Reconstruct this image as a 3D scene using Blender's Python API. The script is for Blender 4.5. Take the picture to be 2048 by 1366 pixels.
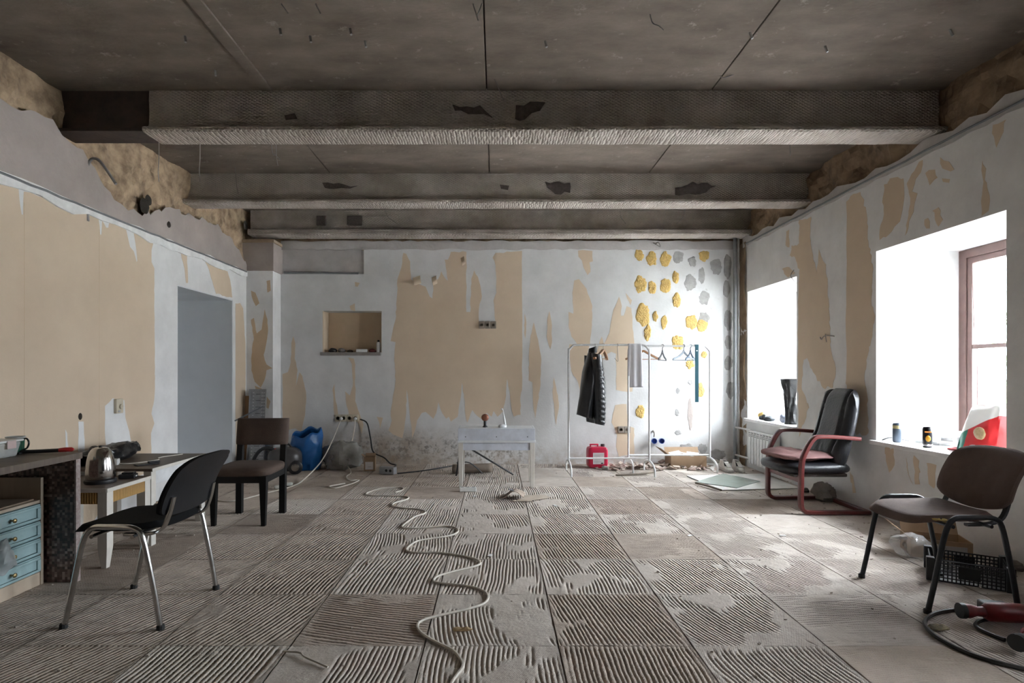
import bpy, bmesh, math, random
import numpy as np
from mathutils import Vector, Matrix, noise as mnoise

for o in list(bpy.data.objects):
    bpy.data.objects.remove(o)
SC = bpy.context.scene
COL = SC.collection

# ------------------------------------------------------------------ camera
FPX, HZ, VX, VY = 1144.0, 1.23, 993.0, 745.0      # focal length in px, eye height, vanishing point
cam_d = bpy.data.cameras.new('camera')
cam_d.sensor_width = 36.0
cam_d.lens = 36.0 * FPX / 2048.0
cam_d.shift_x = (1024 - VX) / 2048.0
cam_d.shift_y = (VY - 683) / 2048.0
cam_d.clip_start = 0.02
cam_d.clip_end = 200
cam = bpy.data.objects.new('camera', cam_d)
COL.objects.link(cam)
cam.location = (0, 0, HZ)
cam.rotation_euler = (math.pi / 2, 0, 0)
SC.camera = cam

# ------------------------------------------------------------------ sky, window portals, exposure
SKY = 60.0
world = bpy.data.worlds.new('overcast_sky')
SC.world = world
world.use_nodes = True
wn = world.node_tree.nodes
wl_ = world.node_tree.links
# overcast sky: one colour, brighter towards the zenith (CIE overcast), down to a third at the horizon
w_tc = wn.new('ShaderNodeTexCoord')
w_sp = wn.new('ShaderNodeSeparateXYZ')
w_mr = wn.new('ShaderNodeMapRange')
w_mr.inputs['To Min'].default_value = SKY * 0.36
w_mr.inputs['To Max'].default_value = SKY * 1.55
wl_.new(w_tc.outputs['Generated'], w_sp.inputs[0])
wl_.new(w_sp.outputs['Z'], w_mr.inputs['Value'])
wl_.new(w_mr.outputs['Result'], wn['Background'].inputs['Strength'])
wn['Background'].inputs['Color'].default_value = (0.86, 0.935, 1.0, 1)
SC.view_settings.view_transform = 'Standard'
SC.view_settings.look = 'None'
SC.view_settings.gamma = 1.0
SC.view_settings.use_curve_mapping = False
SC.view_settings.exposure = 0.62
SC.cycles.use_denoising = True
SC.cycles.max_bounces = 14
SC.cycles.diffuse_bounces = 10
SC.cycles.glossy_bounces = 4
SC.cycles.transparent_max_bounces = 16
SC.cycles.sample_clamp_indirect = 20.0

XL, XR, YB, YF = -3.25, 3.28, 7.70, -2.2           # room: left, right, back, front (behind camera)
ZC = 3.35                                          # ceiling
WINS = [(3.68, 4.94, 0.64, 2.275), (6.25, 7.47, 0.63, 2.28), (1.30, 1.98, 0.64, 2.275)]   # y0,y1,z0,z1 in the right wall; the third, unseen, is added for foreground light
for (a, b, c, d) in WINS:
    ld = bpy.data.lights.new('window_portal', 'AREA')
    ld.shape = 'RECTANGLE'
    ld.size = d - c
    ld.size_y = b - a
    ld.cycles.is_portal = True
    lo = bpy.data.objects.new('window_portal', ld)
    COL.objects.link(lo)
    lo.location = (XR + 0.80, (a + b) / 2, (c + d) / 2)
    lo.rotation_euler = (0, math.pi / 2, 0)

R = random.Random(7)

# ------------------------------------------------------------------ photo pixel -> place in the room
def F(px, py, z=0.0):
    y = FPX * (HZ - z) / (py - VY)
    return Vector(((px - VX) / FPX * y, y, z))
def PL(px, py, x=XL):
    y = x * FPX / (px - VX)
    return Vector((x, y, HZ - (py - VY) / FPX * y))
def PB(px, py, y=YB):
    return Vector(((px - VX) / FPX * y, y, HZ - (py - VY) / FPX * y))

# ------------------------------------------------------------------ materials
MATS = {}
def mat(name, col, rough=0.7, metal=0.0, col2=None, scale=8.0, amt=0.5, bump=0.0, bscale=None, detail=6.0,
        alpha=None, trans=0.0, stretch=None, coat=0.0, contrast=None, spec=0.5, objrand=0.0):
    if name in MATS:
        return MATS[name]
    m = bpy.data.materials.new(name)
    m.use_nodes = True
    nt = m.node_tree
    n, l = nt.nodes, nt.links
    b = n['Principled BSDF']
    b.inputs['Roughness'].default_value = rough
    b.inputs['Metallic'].default_value = metal
    b.inputs['Specular IOR Level'].default_value = spec
    if coat:
        b.inputs['Coat Weight'].default_value = coat
        b.inputs['Coat Roughness'].default_value = 0.15
    if trans:
        b.inputs['Transmission Weight'].default_value = trans
    if alpha is not None:
        b.inputs['Alpha'].default_value = alpha
    tc = n.new('ShaderNodeTexCoord')
    mp = n.new('ShaderNodeMapping')
    l.new(tc.outputs['Object'], mp.inputs['Vector'])
    if stretch:
        mp.inputs['Scale'].default_value = stretch
    nz = n.new('ShaderNodeTexNoise')
    nz.inputs['Scale'].default_value = scale
    nz.inputs['Detail'].default_value = detail
    nz.inputs['Roughness'].default_value = 0.62
    l.new(mp.outputs['Vector'], nz.inputs['Vector'])
    c2 = col2 if col2 else tuple(c * 0.8 for c in col)
    rp = n.new('ShaderNodeValToRGB')
    lo, hi = contrast if contrast else (0.35, 0.68)
    rp.color_ramp.elements[0].position = lo
    rp.color_ramp.elements[1].position = hi
    rp.color_ramp.elements[0].color = (*c2, 1)
    rp.color_ramp.elements[1].color = (*col, 1)
    l.new(nz.outputs['Fac'], rp.inputs['Fac'])
    out = rp.outputs['Color']
    if objrand:
        oi = n.new('ShaderNodeObjectInfo')
        hs = n.new('ShaderNodeHueSaturation')
        mr = n.new('ShaderNodeMapRange')
        mr.inputs['To Min'].default_value = 1 - objrand
        mr.inputs['To Max'].default_value = 1 + objrand
        l.new(oi.outputs['Random'], mr.inputs['Value'])
        l.new(mr.outputs['Result'], hs.inputs['Value'])
        l.new(out, hs.inputs['Color'])
        out = hs.outputs['Color']
    l.new(out, b.inputs['Base Color'])
    if bump:
        nb = n.new('ShaderNodeTexNoise')
        nb.inputs['Scale'].default_value = bscale if bscale else scale * 6
        nb.inputs['Detail'].default_value = 5
        l.new(mp.outputs['Vector'], nb.inputs['Vector'])
        bp = n.new('ShaderNodeBump')
        bp.inputs['Strength'].default_value = bump
        bp.inputs['Distance'].default_value = 0.01
        l.new(nb.outputs['Fac'], bp.inputs['Height'])
        l.new(bp.outputs['Normal'], b.inputs['Normal'])
    MATS[name] = m
    return m

def extra_layer(m, col, zlo=None, zhi=None, scale=6.0, lo=0.45, hi=0.6, xr=None):
    """mix another colour over a material where a noise (optionally limited in height / width) says so: stains"""
    nt = m.node_tree
    n, l = nt.nodes, nt.links
    b = n['Principled BSDF']
    src = b.inputs['Base Color'].links[0].from_socket
    tc = n.new('ShaderNodeTexCoord')
    nz = n.new('ShaderNodeTexNoise')
    nz.inputs['Scale'].default_value = scale
    nz.inputs['Detail'].default_value = 9
    nz.inputs['Roughness'].default_value = 0.7
    l.new(tc.outputs['Object'], nz.inputs['Vector'])
    mr = n.new('ShaderNodeMapRange')
    mr.inputs['From Min'].default_value = lo
    mr.inputs['From Max'].default_value = hi
    l.new(nz.outputs['Fac'], mr.inputs['Value'])
    fac = mr.outputs['Result']
    sp = n.new('ShaderNodeSeparateXYZ')
    l.new(tc.outputs['Object'], sp.inputs['Vector'])
    def lim(sock, a, c):
        nonlocal fac
        r = n.new('ShaderNodeMapRange')
        r.interpolation_type = 'SMOOTHSTEP'
        r.inputs['From Min'].default_value = a
        r.inputs['From Max'].default_value = c
        l.new(sock, r.inputs['Value'])
        mu = n.new('ShaderNodeMath')
        mu.operation = 'MULTIPLY'
        l.new(fac, mu.inputs[0])
        l.new(r.outputs['Result'], mu.inputs[1])
        fac = mu.outputs['Value']
    if zhi is not None:
        lim(sp.outputs['Z'], zhi, zlo)
    if xr is not None:
        lim(sp.outputs['X'], xr[0], xr[1])
        if len(xr) > 2:
            lim(sp.outputs['X'], xr[3], xr[2])
    mx = n.new('ShaderNodeMix')
    mx.data_type = 'RGBA'
    l.new(fac, mx.inputs[0])
    l.new(src, mx.inputs[6])
    mx.inputs[7].default_value = (*col, 1)
    l.new(mx.outputs[2], b.inputs['Base Color'])
    return m

# ------------------------------------------------------------------ mesh building
def smooth_path(pts, k=6):
    pts = [Vector(p) for p in pts]
    out = []
    for i in range(len(pts) - 1):
        p0, p1, p2, p3 = pts[max(i - 1, 0)], pts[i], pts[i + 1], pts[min(i + 2, len(pts) - 1)]
        for j in range(k):
            t = j / k
            out.append(0.5 * ((2 * p1) + (p2 - p0) * t + (2 * p0 - 5 * p1 + 4 * p2 - p3) * t * t + (3 * p1 - p0 - 3 * p2 + p3) * t ** 3))
    out.append(pts[-1])
    return out

class MB:
    def __init__(s):
        s.v, s.f = [], []
    def add(s, vs, fs, M=None):
        o = len(s.v)
        s.v += [tuple(M @ Vector(p)) if M is not None else tuple(p) for p in vs]
        s.f += [tuple(i + o for i in f) for f in fs]
        return s
    def box(s, x0, x1, y0, y1, z0, z1, M=None):
        vs = [(x0, y0, z0), (x1, y0, z0), (x1, y1, z0), (x0, y1, z0), (x0, y0, z1), (x1, y0, z1), (x1, y1, z1), (x0, y1, z1)]
        return s.add(vs, [(0, 3, 2, 1), (4, 5, 6, 7), (0, 1, 5, 4), (1, 2, 6, 5), (2, 3, 7, 6), (3, 0, 4, 7)], M)
    def tube(s, pts, r, n=8, M=None, closed=False, flat=None):
        """sweep a circle (or a flat ellipse (rw, rh)) along the points"""
        pts = [Vector(p) for p in pts]
        vs, fs = [], []
        N = len(pts)
        up = Vector((0, 0, 1))
        prev = None
        for i, p in enumerate(pts):
            a = pts[(i - 1) % N] if (closed or i > 0) else p
            b = pts[(i + 1) % N] if (closed or i < N - 1) else p
            t = (b - a)
            t = t.normalized() if t.length > 1e-9 else Vector((0, 0, 1))
            if prev is None:
                u = t.cross(up)
                if u.length < 0.05:
                    u = t.cross(Vector((0, 1, 0)))
            else:
                u = prev - t * prev.dot(t)
            u.normalize()
            prev = u
            w = u.cross(t)
            rr = r[i] if isinstance(r, (list, tuple)) else r
            for k in range(n):
                an = 2 * math.pi * k / n
                if flat:
                    c, q = math.cos(an), math.sin(an)
                    e = 0.45
                    cu = flat[0] * math.copysign(abs(c) ** e, c)
                    cw = flat[1] * math.copysign(abs(q) ** e, q)
                else:
                    cu, cw = rr * math.cos(an), rr * math.sin(an)
                vs.append(p + u * cu + w * cw)
        R_ = N if closed else N - 1
        for i in range(R_):
            j = (i + 1) % N
            for k in range(n):
                k2 = (k + 1) % n
                fs.append((i * n + k, i * n + k2, j * n + k2, j * n + k))
        if not closed:
            fs.append(tuple(range(n - 1, -1, -1)))
            fs.append(tuple((N - 1) * n + k for k in range(n)))
        return s.add(vs, fs, M)
    def lathe(s, prof, n=24, M=None):
        vs, fs = [], []
        for (r, z) in prof:
            for k in range(n):
                a = 2 * math.pi * k / n
                vs.append((r * math.cos(a), r * math.sin(a), z))
        for i in range(len(prof) - 1):
            for k in range(n):
                k2 = (k + 1) % n
                fs.append((i * n + k, i * n + k2, (i + 1) * n + k2, (i + 1) * n + k))
        if prof[0][0] > 1e-6:
            fs.append(tuple(range(n - 1, -1, -1)))
        if prof[-1][0] > 1e-6:
            fs.append(tuple((len(prof) - 1) * n + k for k in range(n)))
        return s.add(vs, fs, M)
    def prism(s, poly, h0, h1, M=None):
        """polygon in x,y extruded from h0 to h1"""
        n = len(poly)
        vs = [(p[0], p[1], h0) for p in poly] + [(p[0], p[1], h1) for p in poly]
        fs = [tuple(range(n - 1, -1, -1)), tuple(range(n, 2 * n))]
        fs += [(i, (i + 1) % n, n + (i + 1) % n, n + i) for i in range(n)]
        return s.add(vs, fs, M)
    def blob(s, c, rad, e=1.0, n=20, M=None, nz=0.0, nscale=4.0, seed=0, zflat=None, e2=None):
        """superellipsoid with noise: cushions, bags, stones"""
        m = n // 2
        vs, fs = [], []
        sg = lambda x, p: math.copysign(abs(x) ** p, x)
        e2 = e if e2 is None else e2
        for i in range(m + 1):
            ph = -math.pi / 2 + math.pi * i / m
            for k in range(n):
                th = 2 * math.pi * k / n
                p = Vector((sg(math.cos(ph), e2) * sg(math.cos(th), e), sg(math.cos(ph), e2) * sg(math.sin(th), e), sg(math.sin(ph), e2)))
                q = Vector((p.x * rad[0], p.y * rad[1], p.z * rad[2]))
                if nz:
                    d = mnoise.fractal(q * nscale + Vector((seed * 7.1, seed * 3.3, 0)), 1.0, 2.0, 3)
                    q += p.normalized() * d * nz
                q += Vector(c)
                if zflat is not None and q.z < zflat:
                    q.z = zflat
                vs.append(q)
        for i in range(m):
            for k in range(n):
                k2 = (k + 1) % n
                fs.append((i * n + k, i * n + k2, (i + 1) * n + k2, (i + 1) * n + k))
        return s.add(vs, fs, M)
    def grid(s, fn, nu, nv, M=None, wrap=False):
        vs = [fn(i / nu, j / nv) for i in range(nu + 1) for j in range(nv + 1)]
        fs = [(i * (nv + 1) + j, (i + 1) * (nv + 1) + j, (i + 1) * (nv + 1) + j + 1, i * (nv + 1) + j + 1) for i in range(nu) for j in range(nv)]
        return s.add(vs, fs, M)
    def build(s, name, m, parent=None, smooth=False, bevel=0.0, solid=0.0, seg=2, sub=0, loc=None, rotz=0.0):
        me = bpy.data.meshes.new(name)
        me.from_pydata(s.v, [], s.f)
        me.validate()
        bm = bmesh.new()
        bm.from_mesh(me)
        bmesh.ops.remove_doubles(bm, verts=bm.verts, dist=1e-6)
        if not solid:
            bmesh.ops.recalc_face_normals(bm, faces=bm.faces)
        bm.to_mesh(me)
        bm.free()
        if smooth:
            me.polygons.foreach_set('use_smooth', [True] * len(me.polygons))
        me.materials.append(m)
        o = bpy.data.objects.new(name, me)
        COL.objects.link(o)
        if parent:
            o.parent = parent
        if loc is not None:
            o.location = loc
        o.rotation_euler[2] = rotz
        if solid:
            q = o.modifiers.new('thick', 'SOLIDIFY')
            q.thickness = solid
            q.offset = 0
        if bevel:
            q = o.modifiers.new('bevel', 'BEVEL')
            q.width = bevel
            q.segments = seg
            q.limit_method = 'ANGLE'
            q.angle_limit = 0.7
        if sub:
            q = o.modifiers.new('sub', 'SUBSURF')
            q.levels = sub
            q.render_levels = sub
        if smooth and not sub:
            try:
                me.set_sharp_from_angle(angle=0.7)
            except Exception:
                pass
        return o

def thing(name, label, cat, loc=(0, 0, 0), rotz=0.0, group=None):
    o = bpy.data.objects.new(name, None)
    o.empty_display_size = 0.1
    COL.objects.link(o)
    o.location = loc
    o.rotation_euler = (0, 0, rotz)
    o['label'] = label
    o['category'] = cat
    if group:
        o['group'] = group
    return o
def tag(o, label, cat, group=None):
    o['label'] = label
    o['category'] = cat
    if group:
        o['group'] = group
    return o
def structure(o, label=None):
    o['kind'] = 'structure'
    if label:
        o['label'] = label
    return o
def T(x, y, z, rz=0.0, rx=0.0, ry=0.0):
    return Matrix.Translation((x, y, z)) @ Matrix.Rotation(rz, 4, 'Z') @ Matrix.Rotation(ry, 4, 'Y') @ Matrix.Rotation(rx, 4, 'X')
def look(a, b):
    """matrix whose local z runs from a to b"""
    a, b = Vector(a), Vector(b)
    return Matrix.Translation(a) @ (b - a).to_track_quat('Z', 'Y').to_matrix().to_4x4()

# ------------------------------------------------------------------ the materials of the room
white = mat('white_plaster', (0.77, 0.77, 0.765), 0.85, col2=(0.65, 0.645, 0.64), scale=3.0, bump=0.12, bscale=40)
whiteb = mat('white_plaster_stained', (0.70, 0.70, 0.70), 0.85, col2=(0.60, 0.60, 0.595), scale=3.0, bump=0.15, bscale=40)
extra_layer(whiteb, (0.33, 0.25, 0.18), 0.10, 0.70, 4.0, 0.25, 0.58, (-3.0, -2.3, -1.2, -0.2))
extra_layer(whiteb, (0.10, 0.09, 0.08), 0.12, 0.55, 18.0, 0.49, 0.64, (-2.4, -1.6, 0.0, 0.8))
extra_layer(whiteb, (0.42, 0.36, 0.30), 0.0, 0.35, 9.0, 0.35, 0.70)
extra_layer(whiteb, (0.36, 0.35, 0.34), None, None, 7.0, 0.62, 0.70, (1.6, 3.2))
paper = mat('beige_wallpaper', (0.66, 0.535, 0.40), 0.8, col2=(0.60, 0.48, 0.355), scale=2.0, bump=0.08, bscale=90)
paperd = mat('tan_wallpaper', (0.60, 0.46, 0.32), 0.8, col2=(0.52, 0.39, 0.26), scale=3.0, bump=0.08, bscale=90)
greyp = mat('grey_plaster', (0.52, 0.50, 0.49), 0.9, col2=(0.42, 0.40, 0.39), scale=4, bump=0.3, bscale=30)
pinkp = mat('pinkish_plaster', (0.43, 0.375, 0.345), 0.9, col2=(0.35, 0.305, 0.28), scale=2.5, bump=0.3, bscale=30)
stone = mat('tan_rubble_stone', (0.46, 0.34, 0.22), 0.95, col2=(0.17, 0.115, 0.075), scale=7.0, bump=0.9, bscale=22, contrast=(0.3, 0.6))
stoned = mat('brown_rubble_stone', (0.36, 0.26, 0.165), 0.95, col2=(0.15, 0.10, 0.065), scale=5.0, bump=0.9, bscale=22, contrast=(0.3, 0.62))
concrete = mat('brown_concrete', (0.235, 0.193, 0.157), 0.9, col2=(0.125, 0.098, 0.078), scale=2.2, bump=0.35, bscale=26, detail=10, stretch=(1, 2.0, 1), objrand=0.06, contrast=(0.3, 0.7))
extra_layer(concrete, (0.34, 0.30, 0.26), None, None, 9.0, 0.60, 0.72)
lath = mat('mesh_plaster', (0.52, 0.47, 0.42), 0.95, col2=(0.34, 0.295, 0.255), scale=3.0, bump=0.0, detail=8)
steel_brown = mat('rusty_brown_steel', (0.075, 0.045, 0.038), 0.6, col2=(0.03, 0.02, 0.018), scale=6, bump=0.2)
mortar = mat('dusty_window_lit_mortar', (0.555, 0.50, 0.45), 0.95, col2=(0.44, 0.385, 0.335), scale=5.0, bump=0.35, bscale=60, objrand=0.035, detail=8)
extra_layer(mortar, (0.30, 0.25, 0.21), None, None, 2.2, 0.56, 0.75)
mortar_b = mat('brown_dimmed_mortar', (0.465, 0.39, 0.33), 0.95, col2=(0.36, 0.30, 0.25), scale=5.0, bump=0.35, bscale=60, objrand=0.035, detail=8)

def comb_scratches(m):
    n, l = m.node_tree.nodes, m.node_tree.links
    b = n['Principled BSDF']
    old = b.inputs['Normal'].links[0].from_node
    tc = n.new('ShaderNodeTexCoord')
    mp = n.new('ShaderNodeMapping'); mp.inputs['Rotation'].default_value = (0, 0, 0.5)
    l.new(tc.outputs['Object'], mp.inputs['Vector'])
    wv = n.new('ShaderNodeTexWave'); wv.inputs['Scale'].default_value = 45; wv.inputs['Distortion'].default_value = 0.8
    l.new(mp.outputs['Vector'], wv.inputs['Vector'])
    bp = n.new('ShaderNodeBump'); bp.inputs['Strength'].default_value = 0.25; bp.inputs['Distance'].default_value = 0.004
    l.new(wv.outputs['Fac'], bp.inputs['Height'])
    l.new(old.outputs['Normal'], bp.inputs['Normal'])
    l.new(bp.outputs['Normal'], b.inputs['Normal'])
comb_scratches(mortar)
comb_scratches(mortar_b)
# woven lath relief on the beams: two crossed waves
def lath_bump(m):
    nt = m.node_tree
    n, l = nt.nodes, nt.links
    tc = n.new('ShaderNodeTexCoord')
    acc = None
    for ang in (0.5, -0.5):
        mp = n.new('ShaderNodeMapping')
        mp.inputs['Rotation'].default_value = (0, ang, 0)
        l.new(tc.outputs['Object'], mp.inputs['Vector'])
        wv = n.new('ShaderNodeTexWave')
        wv.bands_direction = 'Z'
        wv.inputs['Scale'].default_value = 16
        wv.inputs['Distortion'].default_value = 1.5
        l.new(mp.outputs['Vector'], wv.inputs['Vector'])
        if acc is None:
            acc = wv.outputs['Fac']
        else:
            mx = n.new('ShaderNodeMath')
            mx.operation = 'MAXIMUM'
            l.new(acc, mx.inputs[0])
            l.new(wv.outputs['Fac'], mx.inputs[1])
            acc = mx.outputs['Value']
    nz = n.new('ShaderNodeTexNoise')
    nz.inputs['Scale'].default_value = 60
    l.new(tc.outputs['Object'], nz.inputs['Vector'])
    ad = n.new('ShaderNodeMath')
    ad.operation = 'ADD'
    l.new(acc, ad.inputs[0])
    l.new(nz.outputs['Fac'], ad.inputs[1])
    bp = n.new('ShaderNodeBump')
    bp.inputs['Strength'].default_value = 0.7
    bp.inputs['Distance'].default_value = 0.012
    l.new(ad.outputs['Value'], bp.inputs['Height'])
    l.new(bp.outputs['Normal'], n['Principled BSDF'].inputs['Normal'])
lath_bump(lath)

# ------------------------------------------------------------------ floor: a bed of mortar squares combed by a notched trowel
fl = MB().box(-3.9, 3.9, YF - 0.3, YB + 0.3, -0.10, -0.0125).build('floor', mat('grey_screed', (0.34, 0.29, 0.25), 0.95, scale=6, bump=0.4))
structure(fl, 'dusty floor of combed mortar squares left by lifted tiles')

TS = 0.60
def combed_square(seed, tan, cover, pitch=0.0215, fine=False):
    """one 0.6 m mortar square with trowel grooves; real relief, columns follow the grooves"""
    rs = random.Random(seed)
    H = TS / 2 - 0.0025
    rows = 30
    curv = rs.uniform(-0.55, 0.55) if rs.random() < 0.4 else rs.uniform(-0.15, 0.15)
    prof = []                                # s positions and depth flags across
    s = -0.62
    while s < 0.62:
        w = pitch * rs.uniform(0.88, 1.12)
        g = w * (rs.uniform(0.36, 0.50) if tan > 0.1 else rs.uniform(0.26, 0.40))
        prof += [(s, 0, len(prof)), (s + g * 0.3, 1, len(prof)), (s + g * 0.8, 1, len(prof)), (s + g * 1.1, 0, len(prof))]
        s += w
    off = Vector((seed * 3.7, seed * 1.9, seed * 0.7))
    depth = 0.005 if fine else (0.0125 if tan > 0.1 else 0.010)
    vs = []
    for j in range(rows + 1):
        y = -H + 2 * H * j / rows
        for (s, g, gi) in prof:
            wob = 0.006 * mnoise.noise(Vector((y * 6, (gi // 4) * 0.35, seed))) + 0.0022 * mnoise.noise(Vector((y * 45, gi * 1.3, seed)))
            x = s + tan * y + curv * y * y + wob
            cl = abs(x) >= H
            x = max(-H, min(H, x))
            a = mnoise.fractal(Vector((x * 3.2, y * 3.2, 0)) + off, 1.0, 2.0, 3) + (cover - 0.5) * 1.6 + 0.12 + 0.25 * mnoise.noise(Vector((gi // 4 * 1.7, y * 9, seed)))
            a = max(0.0, min(1.0, a * 5.0))
            edge = min(H - abs(x), H - abs(y))
            if edge < 0.02 + 0.025 * abs(mnoise.noise(Vector((x * 9, y * 9, seed + 5.0)))):
                a *= 0.15
            top = 0.0022 * mnoise.noise(Vector((x * 22, y * 22, seed))) + 0.0022 * mnoise.noise(Vector((x * 4, y * 4, seed)))
            z = top - (depth * a * g if not cl else 0.0)
            vs.append((x, y, min(z, 0.003)))
    nc = len(prof)
    fs = []
    for j in range(rows):
        for i in range(nc - 1):
            a, b, c, d = j * nc + i, j * nc + i + 1, (j + 1) * nc + i + 1, (j + 1) * nc + i
            if abs(vs[a][0] - vs[b][0]) < 1e-9 and abs(vs[c][0] - vs[d][0]) < 1e-9:
                continue
            fs.append((a, b, c, d))
    o = len(vs)                              # skirt down to the screed
    for (x, y) in ((-H, -H), (H, -H), (H, H), (-H, H)):
        vs.append((x, y, -0.001)); vs.append((x, y, -0.0125))
    for k in range(4):
        a, b = o + 2 * k, o + 2 * ((k + 1) % 4)
        fs.append((a, b, b + 1, a + 1))
    me = bpy.data.meshes.new('mortar_square')
    me.from_pydata(vs, [], fs)
    me.polygons.foreach_set('use_smooth', [True] * len(me.polygons))
    me.materials.append(mortar_b if cover > 0.74 else mortar)     # combed squares bare brown, worn ones dusty; tones also put left-side dimness into colour
    return me
BUCK = [-0.32, -0.16, 0.0, 0.16, 0.32]
SQ = {}
sd = 1
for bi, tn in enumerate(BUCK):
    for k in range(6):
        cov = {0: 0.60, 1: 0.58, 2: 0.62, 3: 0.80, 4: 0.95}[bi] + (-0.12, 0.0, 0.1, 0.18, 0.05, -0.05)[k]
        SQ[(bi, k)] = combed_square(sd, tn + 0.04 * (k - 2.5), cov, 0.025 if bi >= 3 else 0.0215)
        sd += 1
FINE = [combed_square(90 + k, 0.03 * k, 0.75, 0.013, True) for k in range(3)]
jx = [0.28 + 0.603 * k for k in range(-6, 6)]
jy = [2.572 + 0.597 * k for k in range(-4, 9)]
cnt = 0
for a in range(len(jx) - 1):
    for b in range(len(jy)):
        cx, cy = jx[a] + 0.3, jy[b] + 0.3
        x_lo, x_hi = max(jx[a], XL - 0.02), min(jx[a] + 0.6, XR + 0.05)
        if x_hi - x_lo < 0.15 or cy - 0.3 > YB - 0.05:
            continue
        rr = R.random()
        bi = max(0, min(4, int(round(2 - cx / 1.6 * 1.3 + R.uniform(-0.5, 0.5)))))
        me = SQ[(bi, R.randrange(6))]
        o = bpy.data.objects.new('mortar_square', me)
        rot = R.choice((0, math.pi))
        if rr < 0.07:
            o.data = R.choice(FINE); rot = R.choice((math.pi / 2, -math.pi / 2))
        elif rr < 0.13:
            rot = math.pi / 2
        COL.objects.link(o)
        o.parent = fl
        sx, sy = (x_hi - x_lo) / 0.6, 1.0
        o.location = ((x_lo + x_hi) / 2, cy, 0)
        o.rotation_euler = (0, 0, rot)
        o.scale = (sx * 0.999, 1, 1) if abs(math.sin(rot)) < 0.5 else (1, sx * 0.999, 1)
        cnt += 1

# ------------------------------------------------------------------ walls with their openings
def wall_cells(mb, axis, at, thick, u0, u1, z0, z1, holes):
    us = sorted({u0, u1, *[h[0] for h in holes], *[h[1] for h in holes]})
    zs = sorted({z0, z1, *[h[2] for h in holes], *[h[3] for h in holes]})
    for i in range(len(us) - 1):
        for j in range(len(zs) - 1):
            um, zm = (us[i] + us[i + 1]) / 2, (zs[j] + zs[j + 1]) / 2
            if any(h[0] < um < h[1] and h[2] < zm < h[3] for h in holes):
                continue
            a, b = (at, at + thick) if thick > 0 else (at + thick, at)
            if axis == 'x':
                mb.box(a, b, us[i], us[i + 1], zs[j], zs[j + 1])
            else:
                mb.box(us[i], us[i + 1], a, b, zs[j], zs[j + 1])
    return mb
DOOR = (5.83, 7.05, -0.012, 2.125)
ZL = 2.52                                           # top of the left lining
wl = wall_cells(MB(), 'x', XL, -0.85, YF, YB + 0.3, -0.1, ZL, [DOOR]).build('wall_left', white)
structure(wl, 'left wall of white plaster with torn beige wallpaper and a deep doorway')
greydoor = mat('grey_paint', (0.66, 0.68, 0.70), 0.6, col2=(0.60, 0.62, 0.64), scale=2, bump=0.05)
MB().box(XL - 0.84, XL - 0.002, 7.035, 7.05, 0, 2.125).build('grey_jamb', greydoor, wl)
MB().box(XL - 0.84, XL - 0.002, 5.83, 7.05, 2.112, 2.126).build('grey_lintel', greydoor, wl)
dr = MB().box(XL - 0.845, XL - 0.80, 5.83, 7.04, 0, 2.112).build('door_1', greydoor, bevel=0.004)
structure(dr, 'grey door leaf at the back of the deep doorway')
RWZ = 2.92
wr = wall_cells(MB(), 'x', XR, 0.95, YF, YB + 0.3, -0.1, RWZ, WINS).build('wall_right', white)
structure(wr, 'right wall of white plaster with torn wallpaper and deep window reveals')
NICHE = (-2.342, -1.548, 1.50, 2.058)
RECESS = (-2.894, -1.784, 2.556, 2.90)
wb = wall_cells(MB(), 'y', YB, 0.32, XL - 0.3, XR + 0.3, -0.1, 2.90, [NICHE, RECESS]).build('wall_back', whiteb)
structure(wb, 'back wall of white plaster with torn wallpaper, glue dabs and damp stains')
wf = MB().box(XL - 0.3, XR + 0.3, YF - 0.2, YF, -0.1, ZC + 0.2).build('wall_front', white)
structure(wf, 'plain white wall behind the camera')
MB().box(NICHE[0], NICHE[1], YB + 0.24, YB + 0.32, NICHE[2], NICHE[3]).build('niche_back', paperd, wb)
MB().box(NICHE[0] - 0.0, NICHE[0] + 0.012, YB + 0.004, YB + 0.24, NICHE[2], NICHE[3]).build('niche_side', paper, wb)
MB().box(NICHE[0] - 0.02, NICHE[1] - 0.01, YB - 0.035, YB + 0.24, NICHE[2] - 0.042, NICHE[2] + 0.002).build('niche_shelf', mat('grey_board', (0.33, 0.30, 0.28), 0.7, scale=10), wb, bevel=0.004)
MB().box(RECESS[0], RECESS[1], YB + 0.03, YB + 0.3, RECESS[2], RECESS[3]).build('recess_back', greyp, wb)
MB().tube([(-2.86, YB + 0.005, 2.575), (-1.86, YB + 0.005, 2.565)], 0.016, 8).build('metal_profile', mat('dark_zinc', (0.25, 0.26, 0.27), 0.5, 0.6, scale=12), wb)
# pillar in the far left corner
pil = MB().box(XL - 0.05, -2.905, 7.43, YB + 0.1, -0.01, 2.55).build('wall_pillar', white)
structure(pil, 'boxed pillar in the far left corner with scraps of wallpaper')
MB().box(XL - 0.05, -2.89, 7.415, YB + 0.1, 2.55, 2.915).build('pillar_head', pinkp, pil, bevel=0.006)
MB().box(XL - 0.05, -2.88, 7.405, YB + 0.1, 2.915, 2.955).build('pillar_cap', mat('tan_edge', (0.42, 0.32, 0.22), 0.9, scale=9), pil, bevel=0.004)

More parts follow.
